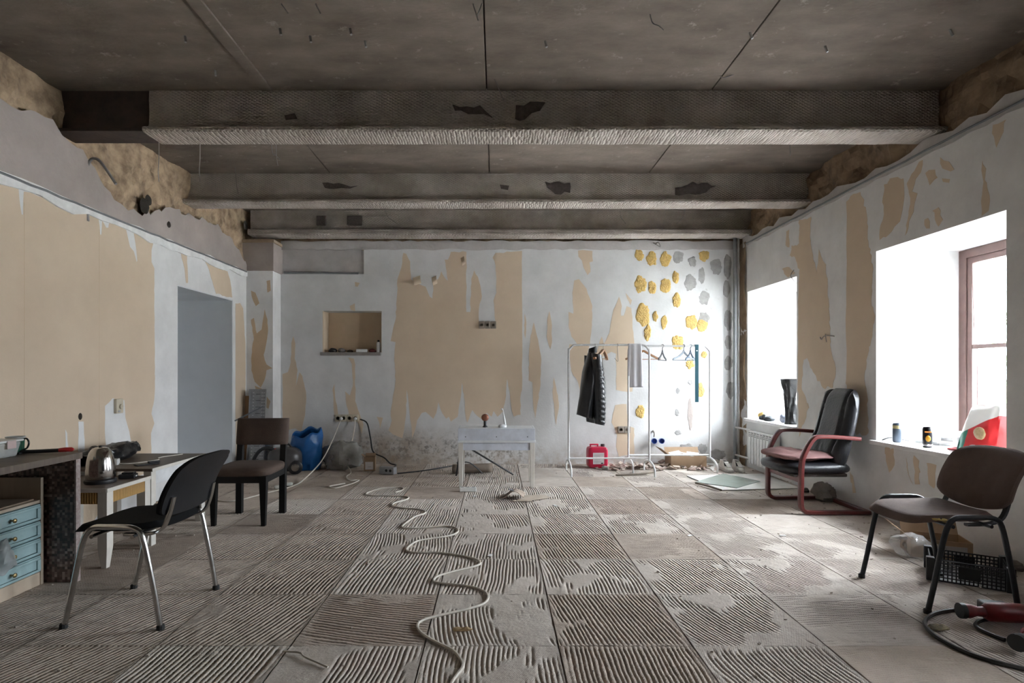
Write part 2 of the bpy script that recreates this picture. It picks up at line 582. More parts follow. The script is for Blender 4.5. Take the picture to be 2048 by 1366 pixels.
def rough_band(name, m, parent, axis, at, sgn, u0, u1, z0, z1, amp, seed, du=0.06):
    nu, nv = int((u1 - u0) / du), max(4, int((z1 - z0) / du))
    def fn(a, b):
        u, z = u0 + (u1 - u0) * a, z0 + (z1 - z0) * b
        d = mnoise.fractal(Vector((u * 2.6, z * 2.6, seed)), 1.0, 2.0, 5) * amp
        d += abs(mnoise.noise(Vector((u * 7, z * 7, seed + 9)))) * amp * 0.7
        p = at + sgn * d
        return (p, u, z) if axis == 'x' else (u, p, z)
    return MB().grid(fn, nu, nv).build(name, m, parent)
rough_band('bare_masonry', stone, wl, 'x', XL - 0.045, 1, YF, YB + 0.2, ZL - 0.03, ZC + 0.03, 0.05, 3.0, 0.045)
MB().box(XL - 0.9, XL - 0.09, YF, YB + 0.2, ZL, ZC + 0.1).build('masonry_core', stone, wl)
rough_band('bare_masonry', stoned, wr, 'x', XR + 0.06, -1, YF, YB + 0.2, RWZ - 0.03, ZC + 0.03, 0.07, 8.0, 0.045)
MB().box(XR + 0.14, XR + 0.95, YF, YB + 0.2, RWZ, ZC + 0.1).build('masonry_core', stoned, wr)
rough_band('bare_masonry', stone, wb, 'y', YB + 0.045, -1, XL - 0.1, XR + 0.1, 2.88, ZC + 0.03, 0.02, 5.0)
MB().box(XL - 0.3, XR + 0.3, YB + 0.09, YB + 0.32, 2.90, ZC + 0.1).build('masonry_core', stone, wb)
# crumbling stone strip beside the far window and corner
rough_band('bare_corner', stoned, wr, 'x', XR - 0.006, -1, 7.50, 7.72, 0.0, 2.95, 0.02, 14.0, 0.04)

# ------------------------------------------------------------------ flat scraps on the walls (paper, plaster), each its own thin piece
def jag(poly, seed, step=0.05, amp=0.006):
    rs = random.Random(seed)
    out = []
    n = len(poly)
    for i in range(n):
        a, b = Vector(poly[i]), Vector(poly[(i + 1) % n])
        L = (b - a).length
        k = max(1, min(12, int(L / step)))
        for j in range(k):
            p = a.lerp(b, j / k)
            if j:
                p += Vector((rs.uniform(-amp, amp), rs.uniform(-amp, amp) * 1.6))
            out.append((p.x, p.y))
    return out
def scrap(name, m, parent, plane, pts, proud=0.0015, seed=1, amp=0.006, raw=False, step=0.05):
    """plane: ('x', X, inward sign) or ('y', Y, sign); pts: wall points"""
    ax, at, sg = plane
    p2 = [(p[1], p[2]) if ax == 'x' else (p[0], p[2]) for p in pts]
    p2 = p2 if raw else jag(p2, seed, step, amp)
    bm = bmesh.new()
    mk = lambda d: [bm.verts.new((at + sg * d, u, z) if ax == 'x' else (u, at + sg * d, z)) for (u, z) in p2]
    fr, bk = mk(proud), mk(-0.001)
    f = bm.faces.new(fr)
    n = len(fr)
    for i in range(n):
        bm.faces.new((fr[i], fr[(i + 1) % n], bk[(i + 1) % n], bk[i]))
    bm.normal_update()
    bmesh.ops.triangulate(bm, faces=[f], ngon_method='EAR_CLIP')
    bmesh.ops.recalc_face_normals(bm, faces=bm.faces)
    me = bpy.data.meshes.new(name)
    bm.to_mesh(me)
    bm.free()
    me.materials.append(m)
    o = bpy.data.objects.new(name, me)
    COL.objects.link(o)
    o.parent = parent
    return o
PLN_L, PLN_R, PLN_B = ('x', XL, 1), ('x', XR, -1), ('y', YB, -1)
z5 = lambda q: [PB(440 + x * 0.388, 430 + y * 0.388) for x, y in q]
z6 = lambda q: [PB(1040 + x * 0.38066, 460 + y * 0.38066) for x, y in q]
BACK = [
 z5([(945,195),(935,270),(915,330),(912,420),(905,540),(890,600),(880,650),(905,655),(898,750),(905,850),(890,950),(880,1010),(885,1060),(868,1110),(890,1130),(940,1150),(950,1100),(960,1020),(962,900),(972,960),(978,1030),(985,1080),(990,1150),(1005,1110),(1015,1060),(1040,1020),(1060,1015),(1100,1050),(1115,1020),(1125,965),(1145,1020),(1165,1050),(1180,1040),(1190,1065),(1225,1040),(1238,960),(1248,865),(1262,960),(1265,1030),(1275,1070),(1300,1005),(1320,1030),(1345,1050),(1375,1020),(1400,1040),(1410,1010),(1430,1040),(1460,1010),(1475,930),(1480,845),(1495,930),(1505,1010),(1515,1040),(1535,1030),(1550,1030),(1548,940),(1557,900),(1557,185),(1500,190),(1420,195),(1405,220),(1420,260),(1425,400),(1410,440),(1415,520),(1420,550),(1335,550),(1335,480),(1350,420),(1345,380),(1330,320),(1310,285),(1295,330),(1290,500),(1270,500),(1270,190),(1190,190),(1175,230),(1158,230),(1168,290),(1175,340),(1150,310),(1140,290),(1125,330),(1100,345),(1095,430),(1080,420),(1060,370),(1000,345),(985,330),(980,240),(960,200)]),
 z5([(322,820),(350,810),(365,760),(368,660),(378,625),(388,660),(385,740),(400,800),(392,880),(410,810),(425,830),(445,930),(440,1010),(420,1120),(390,1100),(350,1110),(322,1120)]),
 z5([(660,735),(690,740),(697,770),(697,960),(710,1000),(740,1080),(730,1130),(705,1060),(700,1035),(665,1030),(650,970),(645,910),(670,930),(685,880),(680,770)]),
 z5([(590,870),(597,960),(610,1030),(590,1040),(585,960),(580,900)]),
 z5([(808,1040),(840,1045),(825,1100),(818,1062)]),
 z5([(695,345),(720,350),(710,370),(697,368)]), z5([(668,470),(695,455),(697,495),(675,490)]),
 z6([(305,108),(380,110),(383,165),(365,170),(370,220),(355,237),(335,200),(325,160),(307,140)]),
 z6([(285,265),(310,258),(350,310),(380,400),(378,500),(368,600),(355,640),(370,700),(400,640),(430,560),(440,600),(470,540),(490,420),(520,350),(535,400),(530,450),(545,450),(560,400),(585,410),(597,560),(600,600),(590,850),(560,850),(505,840),(505,650),(480,640),(440,660),(395,700),(380,780),(330,860),(320,880),(305,800),(270,740),(255,640),(260,600),(300,600),(270,560),(255,500),(255,430),(280,440),(275,330)]),
 z6([(72,485),(90,560),(110,660),(108,800),(95,900),(80,990),(68,900),(65,800),(45,790),(48,640),(55,560)]),
 z6([(155,425),(165,480),(168,590),(160,628),(140,560),(143,470)]),
 z6([(178,775),(200,870),(205,930),(190,1025),(180,930),(170,850)]),
 z6([(500,920),(560,915),(570,1030),(600,1040),(600,1180),(520,1190),(505,1140),(510,1080),(480,1010)]),
 z6([(555,330),(588,370),(580,395),(562,360)]), z6([(25,440),(32,470),(28,570),(22,540)]),
]
for i, q in enumerate(BACK):
    scrap('wallpaper_scrap', paper, wb, PLN_B, q, seed=i + 1)
PILP = ('y', 7.43, -1)
for i, q in enumerate([[(160,390),(182,400),(203,455),(185,470),(170,440)], [(230,485),(245,540),(248,600),(235,680),(225,720),(240,770),(270,790),(240,800),(230,850),(210,890),(180,860),(162,800),(165,690),(175,640),(160,540),(175,530),(190,610),(215,590)], [(240,340),(258,335),(262,390),(245,400)], [(180,880),(215,895),(260,960),(250,1000),(200,960)]]):
    scrap('wallpaper_scrap', paperd, pil, PILP, [PB(440 + x * 0.388, 430 + y * 0.388, 7.43) for x, y in q], seed=40 + i)
# left wall
z4 = lambda q: [PL(x * 0.3075, 340 + y * 0.3075) for x, y in q]
z8 = lambda q: [PL(x * 0.3879, 750 + y * 0.3879) for x, y in q]
top_l = z4([(0,90),(120,125),(140,290),(150,290),(155,140),(330,190),(480,250),(640,320),(650,420),(660,420),(665,330),(690,375),(705,375),(710,340),(820,390),(845,500),(870,530),(888,600),(893,590),(880,470),(870,410),(1000,455),(985,520),(985,600),(1003,640),(1003,850),(1007,1366)])
side_l = z8([(800,0),(795,120),(780,200),(795,250),(778,300),(780,380)])
q = [Vector((XL, YF, 2.42))] + top_l + side_l + [Vector((XL, side_l[-1].y, 0.3)), Vector((XL, 4.9, 0.28)), Vector((XL, 4.6, 0.02)), Vector((XL, YF, 0.02))]
scrap('wallpaper_sheet', paper, wl, PLN_L, q, seed=60, amp=0.004)
for i, q in enumerate([z4([(1330,590),(1390,620),(1480,660),(1500,740),(1510,830),(1405,805),(1380,720),(1360,650)]), z4([(1175,530),(1215,540),(1222,735),(1210,735),(1200,640)]), [PL(x, y) for x, y in [(471,607),(480,606),(486,617),(491,694),(491,800),(484,930),(471,930)]]]):
    scrap('wallpaper_scrap', paper, wl, PLN_L, q, seed=63 + i)
for i, q in enumerate([z8([(540,160),(580,120),(640,130),(645,220),(665,290),(680,370),(680,420),(550,440),(540,300)]), z8([(403,240),(430,240),(440,470),(435,520),(402,520)]), z8([(335,280),(345,300),(352,410),(338,410)])]):
    scrap('bare_plaster_streak', white, wl, PLN_L, q, proud=0.0025, seed=70 + i, amp=0.003)
for py in (0.155, 0.64):                            # seams of the paper lengths
    y = PL(*( (48, 700) if py < 0.5 else (198, 700))).y
    MB().box(XL + 0.0005, XL + 0.0022, y - 0.0015, y + 0.0015, 0.3, 2.4).build('paper_seam', paperd, wl)
# pinkish plaster band over the left lining, white broken edge and cable along it
pb = [(0,197),(60,220),(105,239),(123,270),(165,299),(207,372),(242,408),(267,418),(300,430),(330,415),(350,418),(390,436),(432,450),(464,478),(478,500)]
pts = [Vector((XL, YF, 2.98))] + [PL(x, y, XL + 0.008) for x, y in pb] + [Vector((XL, 7.44, 2.60)), Vector((XL, 7.44, 2.50)), Vector((XL, YF, 2.50))]
scrap('plaster_band', pinkp, wl, ('x', XL + 0.006, 1), pts, proud=0.006, seed=80, amp=0.022, step=0.06)
wt = [(0, 352), (100, 388), (200, 430), (300, 472), (400, 512), (490, 548)]
rs = random.Random(4)
edge = [Vector((XL, YF + (7.43 - YF) * k / 60, 2.545 + rs.uniform(-0.012, 0.012))) for k in range(61)] + [Vector((XL, YF + (7.43 - YF) * k / 60, 2.47 + rs.uniform(-0.03, 0.02))) for k in range(60, -1, -1)]
scrap('broken_edge', mat('chalk_white', (0.84, 0.84, 0.83), 0.9, scale=8), wl, PLN_L, edge, proud=0.016, raw=True)
MB().tube([(XL + 0.018, YF + (7.4 - YF) * k / 70, 2.532 + 0.008 * mnoise.noise(Vector((k * 0.9, 0, 0)))) for k in range(71)], 0.009, 6).build('grey_cable', mat('grey_cable', (0.20, 0.21, 0.22), 0.6), wl)
for (px, py, r) in [(287, 412, 0.09), (335, 449, 0.045), (295, 400, 0.06), (490, 450, 0.07)]:     # knocked-out holes
    p = PL(px, py, XL)
    MB().blob((XL + 0.008, p.y, p.z), (0.010, r * 0.8, r * 0.8), n=16, nz=0.006, nscale=14, seed=px).build('knocked_hole', mat('hole_dark', (0.035, 0.028, 0.022), 1.0, scale=20, bump=0.8), wl)
p = PL(160, 833)
MB().blob((XL + 0.002, p.y, p.z), (0.004, 0.022, 0.028), n=12).build('wall_hole', mat('hole_dark', (0.04, 0.03, 0.03), 1.0), wl)
# right wall
z7 = lambda q: [PL(1460 + x * 0.3954, 380 + y * 0.3954, XR) for x, y in q]
z3 = lambda q: [PL(1350 + x * 0.35146, y * 0.35146, XR) for x, y in q]
zr = lambda q: [PL(1680 + x * 0.4289, 780 + y * 0.4289, XR) for x, y in q]
RIGHT = [z7([(588,60),(625,20),(660,10),(690,110),(700,260),(725,400),(715,560),(735,640),(720,740),(690,860),(680,960),(695,1040),(700,1230),(640,1240),(600,1150),(588,960)]),
 z3([(1190,1050),(1250,1010),(1300,1015),(1300,1160),(1280,1260),(1250,1290),(1200,1350),(1165,1366),(1165,1310),(1190,1220),(1180,1150)]),
 z3([(1390,920),(1410,910),(1400,980),(1370,1020),(1350,1090),(1380,1100),(1360,1180),(1330,1290),(1310,1340),(1330,1200),(1340,1130),(1320,1045)]),
 z3([(1510,895),(1560,920),(1590,965),(1540,965),(1510,930)]), z3([(1425,985),(1480,965),(1495,1010),(1450,1055),(1440,1020)]),
 z3([(1810,710),(1885,680),(1870,750),(1830,840),(1805,760)]), z3([(1750,915),(1775,1040),(1790,1110),(1785,1200),(1745,1230),(1750,1000)]),
 z3([(1465,1200),(1500,1180),(1525,1250),(1500,1290),(1480,1250)]), z3([(1420,1250),(1440,1240),(1450,1300),(1430,1300)]), z3([(1520,1015),(1565,1020),(1560,1040),(1525,1035)]),
 z7([(350,150),(410,135),(405,240),(420,330),(440,420),(450,300),(480,370),(490,440),(500,600),(510,800),(535,900),(520,1000),(470,1000),(420,920),(390,850),(372,860),(362,1000),(400,1100),(350,1250),(343,980),(347,470),(352,400),(325,335),(302,330),(312,280),(350,270)]),
 z7([(285,210),(300,200),(300,290),(282,280)]), z7([(262,400),(300,390),(330,420),(290,440)]),
 zr([(210,268),(250,268),(255,350),(230,385),(215,330)]), zr([(308,315),(330,420),(340,440),(318,390)]), zr([(345,305),(370,330),(373,440),(350,440)]), zr([(405,340),(450,350),(440,460),(415,440)]), zr([(40,370),(60,400),(75,480),(60,480)])]
for i, q in enumerate(RIGHT):
    scrap('wallpaper_scrap', paper, wr, PLN_R, q, seed=100 + i, amp=0.012, step=0.035)
rs = random.Random(9)
edge = [Vector((XR, YF + (7.6 - YF) * k / 70, RWZ + 0.07 + rs.uniform(-0.035, 0.035))) for k in range(71)] + [Vector((XR, YF + (7.6 - YF) * k / 70, RWZ - 0.03 + rs.uniform(-0.012, 0.012))) for k in range(70, -1, -1)]
scrap('plaster_edge', greyp, wr, PLN_R, edge, proud=0.008, raw=True)
MB().tube([(XR - 0.012, YF + (7.5 - YF) * k / 50, RWZ + 0.006 * mnoise.noise(Vector((k * 1.3, 3, 0)))) for k in range(51)], 0.008, 6).build('grey_cable', MATS['grey_cable'], wr)
# strip along the top of the back wall and over it
rs = random.Random(12)
edge = [Vector((-2.9 + 6.15 * k / 60, YB, 3.0 + rs.uniform(-0.012, 0.012))) for k in range(61)] + [Vector((-2.9 + 6.15 * k / 60, YB, 2.885 + rs.uniform(-0.012, 0.012))) for k in range(60, -1, -1)]
scrap('plaster_edge', greyp, wb, PLN_B, edge, proud=0.01, raw=True)
# glue dabs on the back wall
foam = mat('yellow_glue', (0.72, 0.50, 0.17), 0.8, col2=(0.58, 0.40, 0.14), scale=30, bump=1.0, bscale=70)
cem = mat('grey_cement_dab', (0.42, 0.41, 0.40), 0.95, col2=(0.31, 0.30, 0.29), scale=14, bump=0.5, bscale=40)
def dab(m, cx, cy, rx, ry, seed, t, lumpy=True):
    c = PB(1040 + cx * 0.38066, 460 + cy * 0.38066)
    k = 0.38066 * YB / FPX
    N, RN = 30, 6
    vs = []
    for r in range(RN + 1):
        f = 1 - r / RN
        for i in range(N):
            a = 2 * math.pi * i / N
            w = 1 + 0.30 * mnoise.fractal(Vector((math.cos(a) * 1.6, math.sin(a) * 1.6, seed * 2.3)), 1, 2, 3) + 0.06 * mnoise.noise(Vector((math.cos(a) * 7, math.sin(a) * 7, seed)))
            x, z = math.cos(a) * rx * k * w * f, math.sin(a) * ry * k * w * f
            lump = 0.55 + 0.45 * abs(mnoise.noise(Vector((x * 75, z * 75, seed)))) * 2 if lumpy else 0.8 + 0.4 * mnoise.noise(Vector((x * 25, z * 25, seed)))
            d = 0.0 if r == 0 else t * min(1, 0.6 + (1 - f)) * lump
            vs.append((c.x + x, YB + 0.001 - d, c.z + z))
    fs = [(r * N + i, r * N + (i + 1) % N, (r + 1) * N + (i + 1) % N, (r + 1) * N + i) for r in range(RN) for i in range(N)]
    MB().add(vs, fs).build('glue_dab', m, wb)
for i, q in enumerate([(693,150,30,36),(765,152,28,38),(625,135,25,30),(967,135,27,30),(632,288,30,50),(693,300,22,35),(765,292,30,40),(818,247,18,35),(822,370,24,36),(645,445,38,60),(670,540,20,40),(710,455,14,28),(758,485,18,35),(900,483,32,42),(955,500,28,35),(828,590,32,38),(895,705,24,26),(950,845,18,40),(632,955,24,38),(968,655,16,18)]):
    dab(foam, *q, seed=i, t=0.014)
for i, q in enumerate([(832,143,28,35),(905,165,22,28),(1030,195,35,45),(955,240,18,45),(895,275,32,45),(970,360,30,42),(968,462,28,33),(1090,190,20,70),(1085,310,20,50),(1095,470,26,60),(1095,590,22,35),(1095,700,25,38),(1105,840,20,50),(830,1065,20,14),(870,1150,45,30),(960,1150,25,30),(1040,1180,40,30),(895,800,14,14),(830,845,14,16),(825,960,12,20)]):
    dab(cem, *q, seed=50 + i, t=0.005, lumpy=False)
dab(pinkp, 895, 970, 18, 80, 77, 0.005, False)
for i, (px, py, w_) in enumerate([(833, 566, 0.10), (868, 566, 0.06), (925, 527, 0.05)]):       # curled flaps of paper
    p = PB(px, py)
    MB().grid(lambda u, v: (p.x + w_ * (u - 0.5) + 0.02 * v, YB - 0.004 - 0.05 * math.sin(v * 2.4) , p.z + 0.07 - 0.11 * v + 0.03 * u), 6, 8).build('paper_curl', paper, wb, solid=0.0012, smooth=True)

# ------------------------------------------------------------------ ceiling: concrete slabs between steel beams wrapped in lath and plaster
ce = MB().box(-3.9, 4.2, YF - 0.2, YB + 0.3, ZC + 0.06, ZC + 0.16).build('ceiling', mat('joint_dark', (0.10, 0.08, 0.065), 0.95, scale=5))
structure(ce, 'bare brown concrete slab ceiling between plastered beams')
cxs = [-3.5, -1.77, -0.075, 1.62, 3.5]
cys = [YF - 0.1, 0.80, 2.58, 4.36, 6.13, 7.80]
for i in range(4):
    for j in range(5):
        MB().box(cxs[i] + 0.004, cxs[i + 1] - 0.004, cys[j] + 0.002, cys[j + 1] - 0.002, ZC + 0.004 * ((i * 3 + j) % 3), ZC + 0.08).build('concrete_slab', concrete, ce, bevel=0.004)
MB().box(-1.765, -1.68, 2.0, 4.3, ZC - 0.006, ZC + 0.02).build('formwork_ridge', concrete, ce, bevel=0.003)
ZB = 3.016
def beam(f, b, x0, name_label, lip=0.045, seed=1):
    """plastered steel beam across the room; f, b: near and far edge of its lower flange"""
    w = min(0.085, (b - f) * 0.36)
    prof = [(f + w, ZC + 0.02), (f + w, ZC - 0.06), (f + w, ZC - 0.12), (f + w, ZC - 0.18), (f + w, ZB + 0.085), (f + w * 0.8, ZB + lip + 0.012), (f + 0.02, ZB + lip), (f, ZB + lip - 0.012), (f - 0.002, ZB + 0.01), (f + 0.012, ZB),
            (f + (b - f) * 0.3, ZB - 0.003), (f + (b - f) * 0.5, ZB), (f + (b - f) * 0.75, ZB - 0.002), (b - 0.012, ZB), (b, ZB + 0.012), (b, ZB + lip), (b - w, ZB + lip + 0.03), (b - w, ZC + 0.02)]
    nx = int((XR + 0.06 - x0) / 0.035)
    def fn(u, v):
        i = int(round(v * (len(prof) - 1)))
        x = x0 + (XR + 0.06 - x0) * u
        y, z = prof[i]
        d = mnoise.fractal(Vector((x * 5, i * 0.6, seed)), 1.0, 2.0, 4) * 0.010 + 0.006 * mnoise.noise(Vector((x * 30, i * 2.0, seed)))
        if 6 <= i <= 15:
            return (x, y + d * 0.5, z + d * 0.55)
        return (x, y - d * 0.8, z)
    o = MB().grid(fn, nx, len(prof) - 1).build('ceiling_beam', lath, smooth=True)
    structure(o, name_label)
    return o
b1 = beam(4.23, 4.49, -2.62, 'nearest ceiling beam in lath and plaster with bare steel at its left end', seed=1)
# bare steel at the left end of the nearest beam
MB().box(XL - 0.1, -2.60, 4.325, 4.395, ZB + 0.03, ZC + 0.01).build('steel_web', steel_brown, b1)
MB().box(XL - 0.1, -2.47, 4.245, 4.475, ZB + 0.006, ZB + 0.03).build('steel_flange', steel_brown, b1, bevel=0.003)
b2 = beam(6.01, 6.25, XL - 0.05, 'middle ceiling beam in lath and plaster', seed=2)
b3 = beam(7.40, 7.66, XL + 0.03, 'furthest ceiling beam, close to the back wall', lip=0.075, seed=3)
PB1 = ('y', 4.23 + 0.085, -1); PB2 = ('y', 6.01 + 0.085, -1)
darkp = mat('bare_lath_gap', (0.06, 0.045, 0.04), 0.9, col2=(0.11, 0.09, 0.08), scale=40)
for par, pln, yy, ql in ((b1, PB1, 4.315, [[(1032,212),(1060,205),(1090,206),(1080,222),(1040,242),(1030,238)], [(905,210),(960,212),(985,236),(950,228),(910,222)], [(570,232),(590,228),(595,238),(572,240)]]),
                         (b2, PB2, 6.095, [[(1090,364),(1140,366),(1140,386),(1110,388),(1095,376)], [(1350,376),(1385,364),(1432,372),(1400,388),(1350,390)], [(645,366),(690,370),(715,372),(700,377),(650,376)], [(1000,370),(1018,372),(1016,380),(1002,378)]])):
    for i, q in enumerate(ql):
        scrap('bare_lath_patch', darkp, par, pln, [PB(x, y, yy) for x, y in q], proud=0.012, seed=140 + i, amp=0.012)
for i, (x0, x1) in enumerate([(-2.35, -2.22), (-1.95, -1.75)]):
    MB().box(x0, x1, 7.45, 7.475, ZB + 0.13, ZB + 0.26).build('putlog_hole', darkp, b3, bevel=0.01)
wirem = mat('bent_wire', (0.32, 0.30, 0.28), 0.5, 0.5)
for (px, py, y, ln, bend) in [(318, 296, 4.4, 0.26, 0.0), (400, 294, 4.45, 0.27, 0.0), (470, 330, 5.9, 0.30, 0.02), (552, 292, 4.6, 0.16, 0.01), (540, 290, 4.5, 0.12, 0.05), (770, 425, 6.3, 0.14, 0.10), (985, 140, 4.15, 0.22, 0.05), (1440, 160, 4.1, -0.05, 0.10), (1300, 40, 3.4, 0.06, 0.05), (945, 0, 3.3, 0.12, 0.02), (965, 0, 3.3, 0.1, -0.02), (560, 0, 3.3, 0.08, 0.03), (630, 0, 3.3, 0.08, 0.02), (1370, 425, 6.4, 0.13, -0.06), (1240, 430, 6.5, 0.1, 0.04), (1580, 290, 4.6, 0.09, 0.0)]:
    p = PB(px, py, y)
    z0 = ZC + 0.01 if py < 292 else p.z + 0.05
    q = [(p.x, y, max(z0, p.z)), (p.x + bend * 0.3, y, p.z - ln * 0.3), (p.x + bend, y - 0.01, p.z - ln * 0.7), (p.x + bend * 1.6, y, p.z - ln)]
    MB().tube(smooth_path(q, 4), 0.0035, 5).build('hanging_wire', wirem, ce)
for (px, py) in [(370, 75), (430, 143), (700, 60), (730, 85), (1090, 85), (1500, 68), (1900, 62), (1650, 95), (560, 60), (620, 75)]:     # sawn-off anchors in the slab
    y = (ZC - HZ) * FPX / (VY - py)
    MB().tube([((px - VX) / FPX * y, y, ZC + 0.01), ((px - VX) / FPX * y + 0.01, y - 0.01, ZC - 0.035)], 0.008, 6).build('ceiling_anchor', mat('zinc', (0.45, 0.45, 0.45), 0.4, 0.8), ce)

# ------------------------------------------------------------------ windows
brown_fr = mat('brown_window_frame', (0.16, 0.095, 0.085), 0.45, scale=12)
def glass_mat():
    m = bpy.data.materials.new('window_glass')
    m.use_nodes = True
    n, l = m.node_tree.nodes, m.node_tree.links
    n.remove(n['Principled BSDF'])
    tr = n.new('ShaderNodeBsdfTransparent')
    gl = n.new('ShaderNodeBsdfGlossy')
    gl.inputs['Roughness'].default_value = 0.02
    mx = n.new('ShaderNodeMixShader')
    lw = n.new('ShaderNodeLayerWeight')
    lw.inputs['Blend'].default_value = 0.15
    l.new(lw.outputs['Fresnel'], mx.inputs[0])
    l.new(tr.outputs[0], mx.inputs[1])
    l.new(gl.outputs[0], mx.inputs[2])
    l.new(mx.outputs[0], n['Material Output'].inputs['Surface'])
    return m
GLASS = glass_mat()
sillm = mat('white_sill', (0.82, 0.82, 0.82), 0.4, scale=6)
for k, (a, b, c, d) in enumerate(WINS):
    X = 3.99
    mb = MB()
    e = 0.075
    c += 0.006
    mb.box(X, X + 0.08, a, a + e, c, d).box(X, X + 0.08, b - e, b, c, d).box(X, X + 0.08, a + e, b - e, d - e, d).box(X, X + 0.08, a + e, b - e, c, c + e)
    w = mb.build('window_%d' % (k + 1), brown_fr, bevel=0.006)  # window_3 and its sashes are added, unseen, for foreground light
    structure(w, ['near brown framed window in a deep white reveal', 'far brown framed window in a deep white reveal', 'added unseen window beside the camera, lighting the foreground'][k])
    i0, i1 = a + e, b - e
    mb = MB()
    s = 0.05
    for (u0, u1) in ((i0, (i0 + i1) / 2), ((i0 + i1) / 2, i1)):
        mb = MB()
        mb.box(X + 0.01, X + 0.06, u0, u0 + s, c + e, d - e).box(X + 0.01, X + 0.06, u1 - s, u1, c + e, d - e)
        mb.box(X + 0.01, X + 0.06, u0 + s, u1 - s, d - e - s, d - e).box(X + 0.01, X + 0.06, u0 + s, u1 - s, c + e, c + e + s).box(X + 0.015, X + 0.055, u0 + s, u1 - s, 1.43, 1.465)
        sash = mb.build('sash', brown_fr, w, bevel=0.004)
        for (z0, z1) in ((c + e + s, 1.43), (1.465, d - e - s)):
            MB().box(X + 0.032, X + 0.038, u0 + s, u1 - s, z0, z1).build('pane', GLASS, sash)
    MB().box(XR - 0.045, X + 0.01, a - (0.03 if k != 1 else 0.0), b + 0.03, c - 0.036, c - 0.001).build('sill_board', sillm, w, bevel=0.004)
# ground and a tree outside
gr = MB().box(4.6, 60, -30, 45, -1.3, -1.2).build('ground_outside', mat('pale_paving', (0.45, 0.44, 0.42), 0.9, scale=2))
structure(gr, 'pale paving outside the windows')
tr_ = thing('tree', 'faint green tree outside the near window', 'tree', (10.2, 11.4, -1.2))
MB().tube([(0, 0, 0), (0.05, 0, 1.2), (0, 0.1, 2.2)], [0.13, 0.10, 0.07], 8).build('trunk', mat('bark', (0.12, 0.09, 0.06), 0.9), tr_)
rs = random.Random(3)
mb = MB()
for i in range(500):
    a, h, r = rs.uniform(0, 6.283), rs.uniform(1.2, 3.6), rs.uniform(0.1, 1.0)
    c = Vector((math.cos(a) * r, math.sin(a) * r, h))
    d1, d2 = Vector((rs.uniform(-1, 1), rs.uniform(-1, 1), rs.uniform(-1, 1))).normalized() * 0.09, Vector((rs.uniform(-1, 1), rs.uniform(-1, 1), rs.uniform(-1, 1))).normalized() * 0.05
    mb.add([c - d1, c + d2, c + d1, c - d2], [(0, 1, 2, 3)])
mb.build('foliage', mat('leaf_green', (0.16, 0.26, 0.08), 0.7), tr_)

# ================================================================== furniture
chrome = mat('chrome_tube', (0.72, 0.72, 0.72), 0.18, 1.0, scale=20)
black_metal = mat('black_steel_tube', (0.03, 0.033, 0.04), 0.4, 0.3, scale=20)
black_fab = mat('black_fabric', (0.010, 0.010, 0.011), 0.9, scale=60, bump=0.2, spec=0.2)
black_shell = mat('black_back_shell', (0.014, 0.014, 0.016), 0.55, col2=(0.012, 0.012, 0.013), scale=30, spec=0.3)
extra_layer(black_shell, (0.35, 0.34, 0.32), None, None, 45.0, 0.69, 0.72)
brown_fab = mat('brown_fabric', (0.14, 0.093, 0.078), 0.9, col2=(0.105, 0.068, 0.058), scale=9, bump=0.25, bscale=200)
foamy = mat('torn_foam', (0.55, 0.38, 0.12), 0.9, scale=40)

